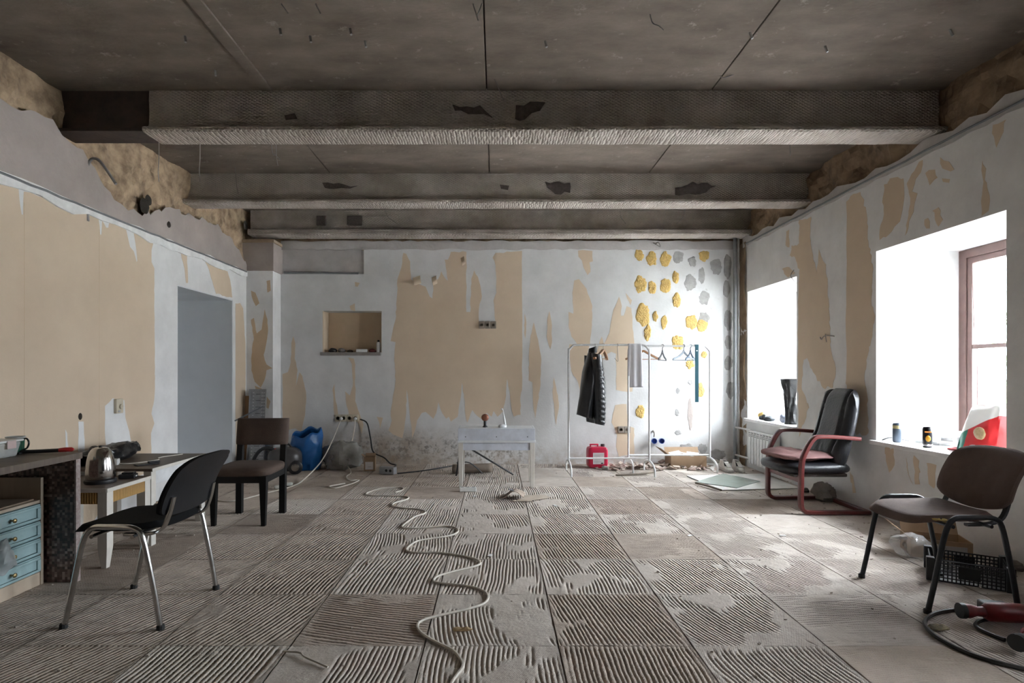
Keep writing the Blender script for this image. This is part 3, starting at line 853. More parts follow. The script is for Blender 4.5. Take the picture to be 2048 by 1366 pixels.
def visitor_chair(label, loc, rotz, metal, seatm, backm, shellm, tear=False, sag=0.012):
    """stacking visitor chair facing local -x"""
    t = thing('visitor_chair', label, 'chair', loc, rotz)
    for s in (-1, 1):
        y = s * 0.255
        pts = [(-0.235, y, 0.0), (-0.20, y, 0.15), (-0.155, y, 0.36), (-0.125, y, 0.45), (-0.085, y, 0.485), (-0.02, y, 0.488), (0.06, y, 0.488), (0.115, y, 0.48), (0.15, y, 0.445), (0.185, y, 0.30), (0.215, y, 0.15), (0.24, y, 0.0)]
        MB().tube(smooth_path(pts, 4), 0.0135, 10, flat=None).build('side_frame', metal, t, smooth=True)
        for xx in (-0.235, 0.24):
            MB().lathe([(0.0, 0.0), (0.018, 0.0), (0.018, 0.02), (0.014, 0.024)], 10, T(xx, y, 0)).build('foot_cap', mat('black_rubber', (0.02, 0.02, 0.02), 0.8), t)
        # back strut
        st = [(0.02, s * 0.19, 0.435), (0.13, s * 0.19, 0.437), (0.205, s * 0.19, 0.462), (0.24, s * 0.19, 0.53), (0.262, s * 0.185, 0.62)]
        MB().tube(smooth_path(st, 5), 0.012, 8, flat=(0.014, 0.008)).build('back_strut', metal, t, smooth=True)
    for xx in (-0.10, 0.10):
        MB().tube([(xx, -0.255, 0.44), (xx, 0.255, 0.44)], 0.010, 8).build('cross_bar', metal, t, smooth=True)
    # seat: dished pad with a rolled front edge
    def seat(u, v, lo=0):
        x, y = -0.27 + 0.48 * u, -0.225 + 0.45 * v
        a, b = 2 * u - 1, 2 * v - 1
        k = (1 - abs(a) ** 5 * 0.10 * 1)
        y = y * (1 - 0.10 * abs(a) ** 4)
        z = 0.468 + 0.012 * b * b - 0.02 * max(0, -a) ** 3 + 0.012 * max(0, a) ** 2
        return x * (1 - 0.03 * b * b), y, z
    mb = MB()
    N = 16
    tp, bt = [], []
    for i in range(N + 1):
        for j in range(N + 1):
            u, v = i / N, j / N
            x, y, z = seat(u, v)
            e = max(0.0, 1 - min(u, 1 - u, v, 1 - v) / 0.09)
            rnd = 0.03 * (1 - math.sqrt(max(0, 1 - e * e)))
            # round the corners in plan
            a, b = 2 * u - 1, 2 * v - 1
            rr = max(1e-6, (abs(a) ** 6 + abs(b) ** 6) ** (1 / 6))
            mx = max(abs(a), abs(b), 1e-6)
            f = mx / rr if rr > 0 else 1
            cx = -0.03
            x, y = cx + (x - cx) * f, y * f
            tp.append((x, y, z + 0.012 - rnd))
            bt.append((x, y, z - 0.025 + rnd * 0.2))
    W = N + 1
    mb.v = tp + bt
    n0 = W * W
    for i in range(N):
        for j in range(N):
            q = (i * W + j, (i + 1) * W + j, (i + 1) * W + j + 1, i * W + j + 1)
            mb.f.append(q); mb.f.append(tuple(n0 + k for k in q[::-1]))
    ring = [i * W for i in range(W)] + [N * W + j for j in range(1, W)] + [i * W + N for i in range(N - 1, -1, -1)] + [j for j in range(N - 1, 0, -1)]
    for k in range(len(ring)):
        a, b = ring[k], ring[(k + 1) % len(ring)]
        mb.f.append((a, b, n0 + b, n0 + a))
    so = mb.build('seat', seatm, t, smooth=True)
    if tear:
        MB().blob((-0.13, -0.205, 0.466), (0.045, 0.022, 0.010), n=12, nz=0.01, nscale=30).build('foam_tear', foamy, so, smooth=True)
    # backrest, curved, sagging lower edge
    def back(u, v, d):
        w = 2 * u - 1
        y = 0.235 * w
        zb_ = 0.53 - sag * (1 - w * w)
        zt = 0.815 - 0.035 * abs(w) ** 3
        rr = max(1e-6, (abs(w) ** 8 + abs(2 * v - 1) ** 8) ** (1 / 8))
        mx = max(abs(w), abs(2 * v - 1), 1e-6)
        f = mx / rr
        vv = 0.5 + (v - 0.5) * f
        y *= f
        z = zb_ + (zt - zb_) * vv
        x = 0.235 + 0.13 * (z - 0.53) / 0.28 - 0.028 * w * w - 0.02 * math.sin(math.pi * vv)
        return x + d, y, z
    for nm, d0, d1, m in (('backrest', -0.025, 0.004, backm), ('back_shell', 0.005, 0.017, shellm)):
        mb = MB()
        N = 16
        fr = [back(i / N, j / N, d0 + (0.014 if min(i, N - i, j, N - j) == 0 and nm == 'backrest' else 0)) for i in range(N + 1) for j in range(N + 1)]
        bk = [back(i / N, j / N, d1) for i in range(N + 1) for j in range(N + 1)]
        mb.v = fr + bk
        for i in range(N):
            for j in range(N):
                q = (i * W + j, (i + 1) * W + j, (i + 1) * W + j + 1, i * W + j + 1)
                mb.f.append(q); mb.f.append(tuple(n0 + k for k in q[::-1]))
        for k in range(len(ring)):
            a, b = ring[k], ring[(k + 1) % len(ring)]
            mb.f.append((a, b, n0 + b, n0 + a))
        mb.build(nm, m, t, smooth=True)
    return t
visitor_chair('black visitor chair with chrome legs in front of the low tables', (-1.84, 3.0, 0), -0.03, chrome, black_fab, black_fab, black_shell)
visitor_chair('brown fabric visitor chair with black tube legs and torn seat', (2.43, 3.18, 0), 0.02, black_metal, brown_fab, brown_fab, brown_fab, True, 0.045)

# ---- brown dining chair with black wooden legs, facing the camera
black_wood = mat('black_wood', (0.007, 0.0065, 0.0065), 0.55, scale=12, spec=0.25)
brown_uph = mat('dark_brown_upholstery', (0.085, 0.056, 0.042), 0.9, col2=(0.060, 0.038, 0.029), scale=5, bump=0.2, bscale=120)
t = thing('dining_chair', 'dark brown upholstered dining chair with black wooden legs', 'chair', (-2.07, 4.80, 0), 0.03)
for (x, y, tx) in ((-0.205, -0.205, 0.012), (0.195, -0.215, -0.012)):
    w = 0.024
    c_ = 0.017
    MB().add([(x - c_, y - c_, 0), (x + c_, y - c_, 0), (x + c_, y + c_, 0), (x - c_, y + c_, 0), (x - w - 0.006, y - w - 0.004, 0.40), (x + w + 0.006, y - w - 0.004, 0.40), (x + w + 0.006, y + w, 0.40), (x - w - 0.006, y + w, 0.40)],
             [(0, 3, 2, 1), (4, 5, 6, 7), (0, 1, 5, 4), (1, 2, 6, 5), (2, 3, 7, 6), (3, 0, 4, 7)]).build('leg', black_wood, t, bevel=0.003)
for x in (-0.175, 0.20):
    MB().add([(x - 0.026, 0.19, 0), (x + 0.026, 0.19, 0), (x + 0.026, 0.24, 0), (x - 0.026, 0.24, 0), (x - 0.026, 0.20, 0.42), (x + 0.026, 0.20, 0.42), (x + 0.026, 0.25, 0.42), (x - 0.026, 0.25, 0.42), (x - 0.024, 0.24, 0.76), (x + 0.024, 0.24, 0.76), (x + 0.024, 0.275, 0.76), (x - 0.024, 0.275, 0.76)],
             [(0, 3, 2, 1), (0, 1, 5, 4), (1, 2, 6, 5), (2, 3, 7, 6), (3, 0, 4, 7), (4, 5, 9, 8), (5, 6, 10, 9), (6, 7, 11, 10), (7, 4, 8, 11), (8, 9, 10, 11)]).build('leg', black_wood, t, bevel=0.003)
MB().box(-0.225, 0.22, -0.235, -0.205, 0.345, 0.40).box(-0.225, -0.195, -0.21, 0.21, 0.345, 0.40).box(0.195, 0.222, -0.21, 0.21, 0.345, 0.40).box(-0.2, 0.2, 0.2, 0.225, 0.345, 0.40).build('apron', black_wood, t, bevel=0.002)
MB().blob((0, 0, 0.425), (0.235, 0.245, 0.048), e=0.32, n=32, e2=0.55).build('seat', brown_uph, t, smooth=True)
def bk(u, v):
    a = 2 * math.pi * u
    c, s = math.cos(a), math.sin(a)
    sg = lambda x, p: math.copysign(abs(x) ** p, x)
    zz = 0.60 + 0.225 * v
    y = 0.243 + 0.10 * (v - 0.3) * 0.35
    e = 1 - 0.25 * (abs(2 * v - 1) ** 8)
    return (0.012 + 0.222 * sg(c, 0.28) * (0.985 + 0.015 * e), y + 0.043 * sg(s, 0.5) * e - 0.012 * math.cos(2.6 * c), zz)
mb = MB().grid(bk, 40, 14)
W_ = 15
mb.f.append(tuple(i * W_ for i in range(40))); mb.f.append(tuple(i * W_ + 14 for i in range(40)))
mb.build('backrest', brown_uph, t, smooth=True, bevel=0.0)

# ---- leather cantilever armchair by the right wall, facing local -x
redwood = mat('red_lacquered_wood', (0.13, 0.020, 0.018), 0.4, col2=(0.085, 0.014, 0.013), scale=5, stretch=(1, 6, 6), coat=0.3)
extra_layer(redwood, (0.55, 0.45, 0.40), None, None, 38.0, 0.68, 0.72)
leather = mat('black_leather', (0.016, 0.017, 0.021), 0.42, col2=(0.010, 0.010, 0.012), scale=6, bump=0.25, bscale=50)
pinkc = mat('dusty_pink_cloth', (0.27, 0.145, 0.138), 0.9, col2=(0.20, 0.105, 0.10), scale=10, bump=0.25, bscale=150)
t = thing('armchair', 'black leather cantilever armchair with red wooden arms against the right wall', 'armchair', (2.92, 5.24, 0), 0.0)
for s in (-1, 1):
    y = s * 0.30
    p = [(0.30, y, 0.022), (0.0, y, 0.022), (-0.22, y, 0.022), (-0.265, y, 0.035), (-0.29, y, 0.075), (-0.292, y, 0.20), (-0.287, y, 0.40), (-0.272, y, 0.50), (-0.225, y, 0.60), (-0.185, y, 0.655), (-0.14, y, 0.674), (0.0, y, 0.672), (0.215, y, 0.655)]
    MB().tube(smooth_path(p, 5), 0.02, 12, flat=(0.030, 0.017)).build('arm_frame', redwood, t, smooth=True)
MB().box(0.26, 0.305, -0.285, 0.285, 0.004, 0.04).build('base_bar', redwood, t, bevel=0.006)
MB().box(-0.29, -0.265, -0.285, 0.285, 0.27, 0.33).build('front_rail', redwood, t, bevel=0.006)
mb = MB().blob((-0.105, 0, 0.385), (0.315, 0.275, 0.062), e=0.38, n=36, e2=0.7, nz=0.012, nscale=7)
mb.build('seat', leather, t, smooth=True)
MB().box(-0.33, 0.15, -0.24, 0.24, 0.315, 0.345).build('seat_board', mat('worn_underside', (0.05, 0.04, 0.035), 0.8), t, bevel=0.01)
MB().blob((-0.30, -0.03, 0.335), (0.07, 0.05, 0.012), n=10).build('torn_lining', mat('torn_cloth', (0.40, 0.34, 0.27), 0.9), t)
Mb = T(0.165, 0, 0.70, 0, 0, 0.24)
def lb(u, v, sgn):
    a, b = 2 * u - 1, 2 * v - 1
    rr = max(1e-6, (abs(a) ** 5 + abs(b) ** 5) ** 0.2)
    f = max(abs(a), abs(b), 1e-6) / rr
    a, b = a * f, b * f
    y = 0.265 * a * (1 - 0.10 * max(0, b) ** 2)
    z = 0.395 * b
    crease = 0.0
    for c in (-0.62, 0.62):
        crease += 0.018 * math.exp(-((a - c) / 0.06) ** 2)
    for c, sl in ((-0.25, 0.5), (0.2, -0.6), (0.05, 0.2)):
        crease += 0.007 * math.exp(-((a - c - sl * (b + 0.6)) / 0.05) ** 2) * max(0, -b + 0.2)
    edge = max(abs(a), abs(b)) ** 8
    x = -0.055 * (1 - edge) + crease - 0.03 * math.exp(-((b + 0.45) / 0.25) ** 2)
    return (x, y, z)
mb = MB()
N = 28
Wn = N + 1
fr = [lb(i / N, j / N, 1) for i in range(Wn) for j in range(Wn)]
bkv = [(0.065 - 0.05 * max(abs(2 * i / N - 1), abs(2 * j / N - 1)) ** 8, p[1], p[2]) for (i, j), p in zip([(i, j) for i in range(Wn) for j in range(Wn)], fr)]
mb.v = [tuple(Mb @ Vector(p)) for p in fr + bkv]
n1 = Wn * Wn
for i in range(N):
    for j in range(N):
        q = (i * Wn + j, (i + 1) * Wn + j, (i + 1) * Wn + j + 1, i * Wn + j + 1)
        mb.f.append(q); mb.f.append(tuple(n1 + k for k in q[::-1]))
rg = [i * Wn for i in range(Wn)] + [N * Wn + j for j in range(1, Wn)] + [i * Wn + N for i in range(N - 1, -1, -1)] + [j for j in range(N - 1, 0, -1)]
for k in range(len(rg)):
    a, b = rg[k], rg[(k + 1) % len(rg)]
    mb.f.append((a, b, n1 + b, n1 + a))
mb.build('backrest', leather, t, smooth=True)
# pink cushion lying on the seat
c = MB().blob((0, 0, 0.038), (0.25, 0.25, 0.036), e=0.42, n=36, e2=0.8, nz=0.034, nscale=6, seed=3).build('seat_cushion', pinkc, smooth=True, loc=(2.76, 5.23, 0.443), rotz=0.08)
tag(c, 'dusty pink cushion lying on the black leather armchair', 'cushion')
# grey rag on the base of the armchair
greyrag = mat('grey_rag', (0.27, 0.24, 0.22), 0.95, col2=(0.18, 0.16, 0.145), scale=12, bump=0.5, bscale=40)
p = F(1662, 1000)
c = MB().blob((0, 0, 0.075), (0.10, 0.08, 0.075), n=24, nz=0.06, nscale=13, seed=5, zflat=0.0).build('rag_bundle', greyrag, loc=(p.x - 0.08, p.y - 0.03, 0.003), smooth=True)
tag(c, 'crumpled grey rag bundle on the floor behind the red armchair base', 'rag')

# ---- counter with mosaic end panel, left foreground
wood_top = mat('walnut_laminate', (0.155, 0.115, 0.088), 0.5, col2=(0.095, 0.07, 0.054), scale=3.5, stretch=(1, 12, 1), bump=0.05)
def mosaic_mat():
    m = mat('brown_mosaic', (0.2, 0.13, 0.11), 0.35, scale=5)
    n, l = m.node_tree.nodes, m.node_tree.links
    b = n['Principled BSDF']
    tc = n.new('ShaderNodeTexCoord')
    vm = n.new('ShaderNodeVectorMath'); vm.operation = 'SCALE'; vm.inputs['Scale'].default_value = 66
    l.new(tc.outputs['Object'], vm.inputs[0])
    fl_ = n.new('ShaderNodeVectorMath'); fl_.operation = 'FLOOR'
    l.new(vm.outputs[0], fl_.inputs[0])
    wn_ = n.new('ShaderNodeTexWhiteNoise')
    l.new(fl_.outputs[0], wn_.inputs['Vector'])
    rp = n.new('ShaderNodeValToRGB')
    rp.color_ramp.interpolation = 'CONSTANT'
    cols = [(0.0, (0.035, 0.02, 0.018)), (0.25, (0.075, 0.04, 0.035)), (0.5, (0.12, 0.07, 0.06)), (0.72, (0.20, 0.135, 0.12)), (0.9, (0.33, 0.25, 0.22))]
    rp.color_ramp.elements[0].color = (*cols[0][1], 1)
    rp.color_ramp.elements[1].position = cols[1][0]; rp.color_ramp.elements[1].color = (*cols[1][1], 1)
    for pos, c in cols[2:]:
        e = rp.color_ramp.elements.new(pos); e.color = (*c, 1)
    l.new(wn_.outputs['Value'], rp.inputs['Fac'])
    l.new(rp.outputs['Color'], b.inputs['Base Color'])
    return m
t = thing('counter', 'counter with walnut top and brown mosaic end panel at the left edge', 'counter', (-2.85, 2.8, 0))
MB().box(-0.39, 0.39, -1.0, 0.60, 0.72, 0.757).build('countertop', wood_top, t, bevel=0.002)
mp = MB().box(-0.38, 0.375, 0.555, 0.585, 0.0, 0.72).build('mosaic_panel', mosaic_mat(), t)
MB().box(0.375, 0.386, 0.552, 0.588, 0.0, 0.72).build('panel_edge', mat('pale_mosaic_edge', (0.42, 0.36, 0.34), 0.5, col2=(0.25, 0.18, 0.17), scale=60), t)
MB().box(-0.38, 0.36, -0.98, -0.94, 0.0, 0.72).build('end_panel', wood_top, t)
# ---- drawer cabinet under it
pale_wood = mat('pale_oak', (0.50, 0.41, 0.32), 0.6, col2=(0.42, 0.34, 0.26), scale=3, stretch=(8, 1, 1))
blue_paint = mat('pale_blue_paint', (0.36, 0.50, 0.52), 0.6, col2=(0.28, 0.41, 0.43), scale=6)
brass = mat('old_brass', (0.36, 0.27, 0.13), 0.4, 0.8)
t = thing('drawer_cabinet', 'pale oak cabinet with four light blue drawers under the counter', 'cabinet', (-2.88, 3.0, 0))
mb = MB().box(-0.2, 0.24, 0.315, 0.335, 0, 0.62).box(-0.2, 0.24, -0.60, -0.58, 0, 0.62).box(-0.2, -0.18, -0.58, 0.315, 0, 0.62).box(-0.18, 0.235, -0.58, 0.315, 0.0, 0.075).box(-0.18, 0.235, -0.58, 0.315, 0.475, 0.492)
mb.build('body', pale_wood, t, bevel=0.002)
MB().box(-0.1, 0.21, -0.15, 0.30, 0.493, 0.50).build('shelf_paper', mat('brown_paper', (0.28, 0.21, 0.15), 0.8), t)
for k in range(4):
    z0 = 0.08 + 0.099 * k
    for (ya, yb) in ((-0.135, 0.31), (-0.575, -0.145)):
        d = MB().box(0.20, 0.242, ya, yb, z0, z0 + 0.093).build('drawer', blue_paint, t, bevel=0.003)
        f = 0.018
        MB().box(0.242, 0.250, ya + 0.008, yb - 0.008, z0 + 0.006, z0 + f).box(0.242, 0.250, ya + 0.008, yb - 0.008, z0 + 0.093 - f, z0 + 0.087).box(0.242, 0.250, ya + 0.008, ya + 0.03, z0 + f, z0 + 0.093 - f).box(0.242, 0.250, yb - 0.03, yb - 0.008, z0 + f, z0 + 0.093 - f).build('drawer_moulding', blue_paint, d, bevel=0.003)
        MB().lathe([(0.005, 0), (0.005, 0.012), (0.012, 0.018), (0.012, 0.024), (0.006, 0.028), (0, 0.028)], 12, T(0.243, (ya + yb) / 2 + 0.02, z0 + 0.047, 0, 0, math.pi / 2)).build('knob', brass, d, smooth=True)
bag_clear = mat('cloudy_plastic', (0.62, 0.63, 0.63), 0.3, alpha=0.55, scale=10)
c = MB().blob((0, 0, 0.06), (0.035, 0.06, 0.08), n=18, nz=0.04, nscale=14, seed=8).build('plastic_bag', bag_clear, loc=(-2.60, 3.00, 0.20), smooth=True)
tag(c, 'small cloudy plastic bag hanging on the blue drawers', 'bag')
# ---- things on the counter
CT = 0.757
tub = mat('clear_plastic_tub', (0.60, 0.62, 0.60), 0.25, alpha=0.6, scale=10)
t = thing('food_container', 'translucent plastic food container with lid on the counter', 'container', (-2.80, 3.17, CT))
MB().add([(-0.09, -0.065, 0), (0.09, -0.065, 0), (0.09, 0.065, 0), (-0.09, 0.065, 0), (-0.105, -0.08, 0.085), (0.105, -0.08, 0.085), (0.105, 0.08, 0.085), (-0.105, 0.08, 0.085)], [(0, 3, 2, 1), (0, 1, 5, 4), (1, 2, 6, 5), (2, 3, 7, 6), (3, 0, 4, 7), (4, 5, 6, 7)]).build('tub', tub, t, bevel=0.012)
MB().box(-0.112, 0.112, -0.087, 0.087, 0.085, 0.098).build('lid', mat('white_plastic_lid', (0.66, 0.67, 0.66), 0.4), t, bevel=0.005)
MB().box(0.108, 0.116, -0.03, 0.03, 0.05, 0.095).build('clip', mat('pinkish_plastic', (0.55, 0.42, 0.40), 0.4), t, bevel=0.003)
enam = mat('green_enamel', (0.02, 0.10, 0.06), 0.25, coat=0.4)
t = thing('enamel_mug', 'dark green enamel mug with pale rim on the counter', 'mug', (-2.80, 3.33, CT))
MB().lathe([(0.0, 0.002), (0.038, 0.002), (0.040, 0.006), (0.043, 0.09), (0.045, 0.098), (0.041, 0.097), (0.038, 0.01), (0, 0.008)], 24).build('cup', enam, t, smooth=True)
MB().lathe([(0.0435, 0.092), (0.050, 0.099), (0.046, 0.101), (0.040, 0.096)], 24).build('rim', mat('pale_rim', (0.55, 0.56, 0.55), 0.3), t, smooth=True)
MB().tube(smooth_path([(0.042, 0, 0.085), (0.065, 0, 0.088), (0.078, 0, 0.065), (0.068, 0, 0.035), (0.042, 0, 0.022)], 5), 0.005, 8).build('handle', mat('black_enamel', (0.015, 0.015, 0.015), 0.3), t, smooth=True)
redp = mat('red_plastic', (0.50, 0.03, 0.03), 0.4)
blackp = mat('black_plastic', (0.018, 0.018, 0.02), 0.45)
t = thing('trowel', 'black handled tool with red grip ends on the counter', 'tool', (-2.66, 3.335, CT), 0.15)
MB().tube(smooth_path([(-0.10, 0, 0.012), (0.0, 0, 0.014), (0.10, 0, 0.018)], 4), 0.011, 8).build('handle', blackp, t, smooth=True)
MB().tube([(0.10, 0, 0.018), (0.13, 0.003, 0.020), (0.165, 0.005, 0.021), (0.175, 0.005, 0.021)], [0.012, 0.014, 0.013, 0.006], 8).build('grip', redp, t, smooth=True)
MB().box(-0.19, -0.09, -0.03, 0.03, 0.0, 0.012).build('head', blackp, t, bevel=0.004)
MB().box(-0.17, -0.12, -0.034, -0.028, 0.004, 0.02).build('head_insert', redp, t, bevel=0.002)

# ---- low table with gilded fluted aprons
cream = mat('cream_paint', (0.66, 0.63, 0.58), 0.55, col2=(0.56, 0.53, 0.48), scale=7)
gold = mat('gilt_paint', (0.52, 0.31, 0.09), 0.45, col2=(0.40, 0.23, 0.06), scale=14)
t = thing('side_table', 'low cream table with gilded fluted apron carrying the kettle', 'table', (-2.70, 3.80, 0))
TX, TY, TH = 0.265, 0.225, 0.505
MB().box(-TX, TX, -TY, TY, TH - 0.022, TH).build('tabletop', wood_top, t, bevel=0.003)
MB().box(-TX - 0.004, -TX, -TY, TY, TH - 0.024, TH).box(TX, TX + 0.006, -TY - 0.004, TY, TH - 0.026, TH - 0.001).box(-TX, TX, -TY - 0.006, -TY, TH - 0.026, TH - 0.001).build('top_edge', cream, t, bevel=0.002)
for sx in (-1, 1):
    for sy in (-1, 1):
        x, y = sx * (TX - 0.03), sy * (TY - 0.03)
        w0, w1 = 0.017, 0.03
        MB().add([(x - w0, y - w0, 0), (x + w0, y - w0, 0), (x + w0, y + w0, 0), (x - w0, y + w0, 0), (x - w1, y - w1, 0.13), (x + w1, y - w1, 0.13), (x + w1, y + w1, 0.13), (x - w1, y + w1, 0.13), (x - w1, y - w1, TH - 0.022), (x + w1, y - w1, TH - 0.022), (x + w1, y + w1, TH - 0.022), (x - w1, y + w1, TH - 0.022)],
                 [(0, 3, 2, 1), (0, 1, 5, 4), (1, 2, 6, 5), (2, 3, 7, 6), (3, 0, 4, 7), (4, 5, 9, 8), (5, 6, 10, 9), (6, 7, 11, 10), (7, 4, 8, 11), (8, 9, 10, 11)]).build('leg', cream, t, bevel=0.002)
for side in (0, 1, 2):
    if side == 0:
        a = MB().box(TX - 0.022, TX - 0.008, -TY + 0.05, TY - 0.05, TH - 0.10, TH - 0.024).build('apron', gold, t)
        fl_me = None
        for k in range(24):
            yy = -TY + 0.057 + k * (2 * TY - 0.114) / 23
            o = MB().tube([(TX - 0.007, yy, TH - 0.097), (TX - 0.007, yy, TH - 0.028)], 0.0065, 6)
            if fl_me is None:
                ob = o.build('flute', gold, a, smooth=True); fl_me = (ob, yy)
            else:
                ob = fl_me[0].copy(); COL.objects.link(ob); ob.parent = a; ob.location = (0, yy - fl_me[1], 0)
    else:
        sy = -1 if side == 1 else 1
        a = MB().box(-TX + 0.05, TX - 0.05, min(sy * (TY - 0.008), sy * (TY - 0.022)), max(sy * (TY - 0.008), sy * (TY - 0.022)), TH - 0.10, TH - 0.024).build('apron', gold, t)
        if sy < 0:
            f0 = None
            for k in range(26):
                xx = -TX + 0.057 + k * (2 * TX - 0.114) / 25
                if f0 is None:
                    f0 = (MB().tube([(xx, -TY + 0.007, TH - 0.097), (xx, -TY + 0.007, TH - 0.028)], 0.0065, 6).build('flute', gold, a, smooth=True), xx)
                else:
                    ob = f0[0].copy(); COL.objects.link(ob); ob.parent = a; ob.location = (xx - f0[1], 0, 0)
# ---- longer desk behind it along the left wall
t = thing('desk', 'white desk with walnut top along the left wall beside the doorway', 'desk', (-2.82, 4.42, 0))
DX, DY, DH = 0.385, 0.38, 0.55
MB().box(-DX, DX, -DY, DY, DH - 0.02, DH).build('desktop', wood_top, t, bevel=0.002)
MB().box(DX, DX + 0.006, -DY, DY, DH - 0.022, DH + 0.001).box(-DX, DX, DY, DY + 0.006, DH - 0.022, DH + 0.001).build('top_edge', cream, t, bevel=0.001)
MB().box(DX - 0.03, DX - 0.012, -DY + 0.02, DY - 0.02, DH - 0.12, DH - 0.02).box(-DX + 0.03, DX - 0.03, DY - 0.03, DY - 0.012, DH - 0.12, DH - 0.02).build('apron', mat('pale_grey_paint', (0.70, 0.71, 0.72), 0.5), t, bevel=0.002)
for sx in (-1, 1):
    for sy in (-1, 1):
        x, y = sx * (DX - 0.035), sy * (DY - 0.035)
        MB().box(x - 0.028, x + 0.028, y - 0.028, y + 0.028, 0, DH - 0.02).build('leg', cream, t, bevel=0.003)
# ---- kettle
steel = mat('polished_steel', (0.62, 0.60, 0.58), 0.16, 1.0, scale=8)
t = thing('electric_kettle', 'polished steel electric kettle with black base on the low table', 'kettle', (-2.61, 3.77, 0.505), -0.5)
MB().lathe([(0, 0), (0.088, 0), (0.092, 0.008), (0.09, 0.022), (0.078, 0.03), (0, 0.03)], 28).build('power_base', blackp, t, smooth=True)
MB().lathe([(0.0, 0.03), (0.082, 0.03), (0.085, 0.04), (0.084, 0.09), (0.077, 0.15), (0.066, 0.195), (0.055, 0.215), (0.05, 0.22), (0.0, 0.222)], 32).build('body', steel, t, smooth=True)
MB().lathe([(0.05, 0.219), (0.046, 0.226), (0.03, 0.232), (0.0, 0.234)], 24).build('lid', steel, t, smooth=True)
MB().lathe([(0.0, 0.232), (0.010, 0.233), (0.012, 0.243), (0.0, 0.246)], 12).build('lid_knob', blackp, t, smooth=True)
MB().tube(smooth_path([(-0.045, 0, 0.225), (-0.085, 0, 0.228), (-0.118, 0, 0.20), (-0.122, 0, 0.14), (-0.108, 0, 0.075), (-0.082, 0, 0.06)], 5), 0.012, 10, flat=(0.013, 0.009)).build('handle', blackp, t, smooth=True)
MB().add([(0.055, -0.022, 0.20), (0.055, 0.022, 0.20), (0.098, 0, 0.218), (0.07, -0.012, 0.165), (0.07, 0.012, 0.165)], [(0, 2, 1), (0, 3, 2), (1, 2, 4), (3, 4, 2), (0, 1, 4, 3)]).build('spout', steel, t)
# ---- small things on the tables
c = thing('battery_charger', 'black battery charger box with white lettering on the low table', 'charger', (-2.53, 3.93, 0.505), 0.2)
MB().box(-0.05, 0.05, -0.035, 0.035, 0, 0.03).build('case', blackp, c, bevel=0.006)
MB().box(-0.035, 0.04, -0.02, 0.03, 0.03, 0.042).build('slot', blackp, c, bevel=0.004)
MB().box(0.0502, 0.0506, -0.012, 0.014, 0.011, 0.019).build('lettering', mat('white_print', (0.7, 0.7, 0.7), 0.5), c)
c = thing('phone', 'black phone lying on the walnut desk', 'phone', (-2.58, 4.22, DH), 0.9)
MB().box(-0.075, 0.075, -0.036, 0.036, 0, 0.010).build('phone_body', blackp, c, bevel=0.004)
MB().box(0.01, 0.085, -0.02, 0.02, 0.010, 0.022).build('phone_grip', blackp, c, bevel=0.004)
c = thing('power_adapter', 'white power adapter plug lying on the walnut desk', 'adapter', (-2.83, 4.20, DH), 0.3)
MB().box(-0.05, 0.05, -0.03, 0.03, 0, 0.045).build('adapter_body', mat('white_plastic', (0.74, 0.74, 0.72), 0.4), c, bevel=0.006)
MB().tube(smooth_path([(-0.02, -0.03, 0.02), (-0.01, -0.10, 0.02), (0.03, -0.13, 0.006), (0.02, -0.16, 0.006)], 5), 0.004, 6).build('cord', blackp, c, smooth=True)
creamc = mat('cream_cable', (0.62, 0.57, 0.50), 0.6, scale=20)
def cable(name, pts, r, m, label, cat='cable', k=6):
    o = MB().tube(smooth_path(pts, k), r, 6).build(name, m, smooth=True)
    return tag(o, label, cat)
cable('charging_cable', [(-2.80, 4.22, DH + 0.01), (-2.72, 4.25, DH + 0.004), (-2.62, 4.42, DH + 0.004), (-2.68, 4.55, DH + 0.004), (-2.60, 4.74, DH + 0.004)], 0.004, creamc, 'thin cream charging cable curving over the walnut desk')
bagm = mat('black_bin_liner', (0.014, 0.014, 0.015), 0.28, scale=10, bump=0.6, bscale=25)
mb = MB()
def bg(u, v):
    a = 2 * math.pi * v
    r = 0.075 * (0.35 + 0.9 * math.sin(math.pi * min(1, 0.12 + u * 0.8)) ** 0.7)
    d = mnoise.fractal(Vector((u * 6, math.cos(a) * 1.5, math.sin(a) * 1.5)), 1, 2, 3) * 0.03
    return (0.04 * math.sin(3 * u) + (r + d) * math.cos(a), -0.30 + 0.62 * u, max(0.0, 0.045 + (r + d) * 0.75 * math.sin(a) + 0.02 * u))
c = MB().grid(bg, 26, 20).build('plastic_sack', bagm, loc=(-3.0, 4.42, DH + 0.001), smooth=True)
tag(c, 'rolled black plastic sack lying on the desk by the wall', 'bag')

# ---- small white table in the middle of the room
wt_m = mat('white_melamine', (0.70, 0.72, 0.74), 0.5, scale=8)
t = thing('console_table', 'small white table with raised front panel and three holes', 'table', (0.0, 6.28, 0))
CW = 0.41
pn = MB().box(-CW, CW, -0.19, -0.165, 0.506, 0.633).build('front_panel', mat('pale_lilac_panel', (0.62, 0.65, 0.72), 0.5, scale=8), t, bevel=0.002)
for x in (-0.33, 0.0, 0.33):
    MB().lathe([(0, 0.0), (0.0055, 0.0), (0.0055, 0.002), (0, 0.002)], 10, T(x, -0.1895, 0.545, 0, math.pi / 2)).build('screw_hole', blackp, pn)
MB().box(-CW, -CW + 0.016, -0.165, 0.19, 0.506, 0.633).box(CW - 0.016, CW, -0.165, 0.19, 0.506, 0.633).box(-CW + 0.016, CW - 0.016, -0.165, 0.19, 0.615, 0.631).build('box_top', wt_m, t, bevel=0.002)
MB().box(-CW - 0.006, CW + 0.006, -0.20, 0.20, 0.482, 0.506).build('tabletop', wt_m, t, bevel=0.003)
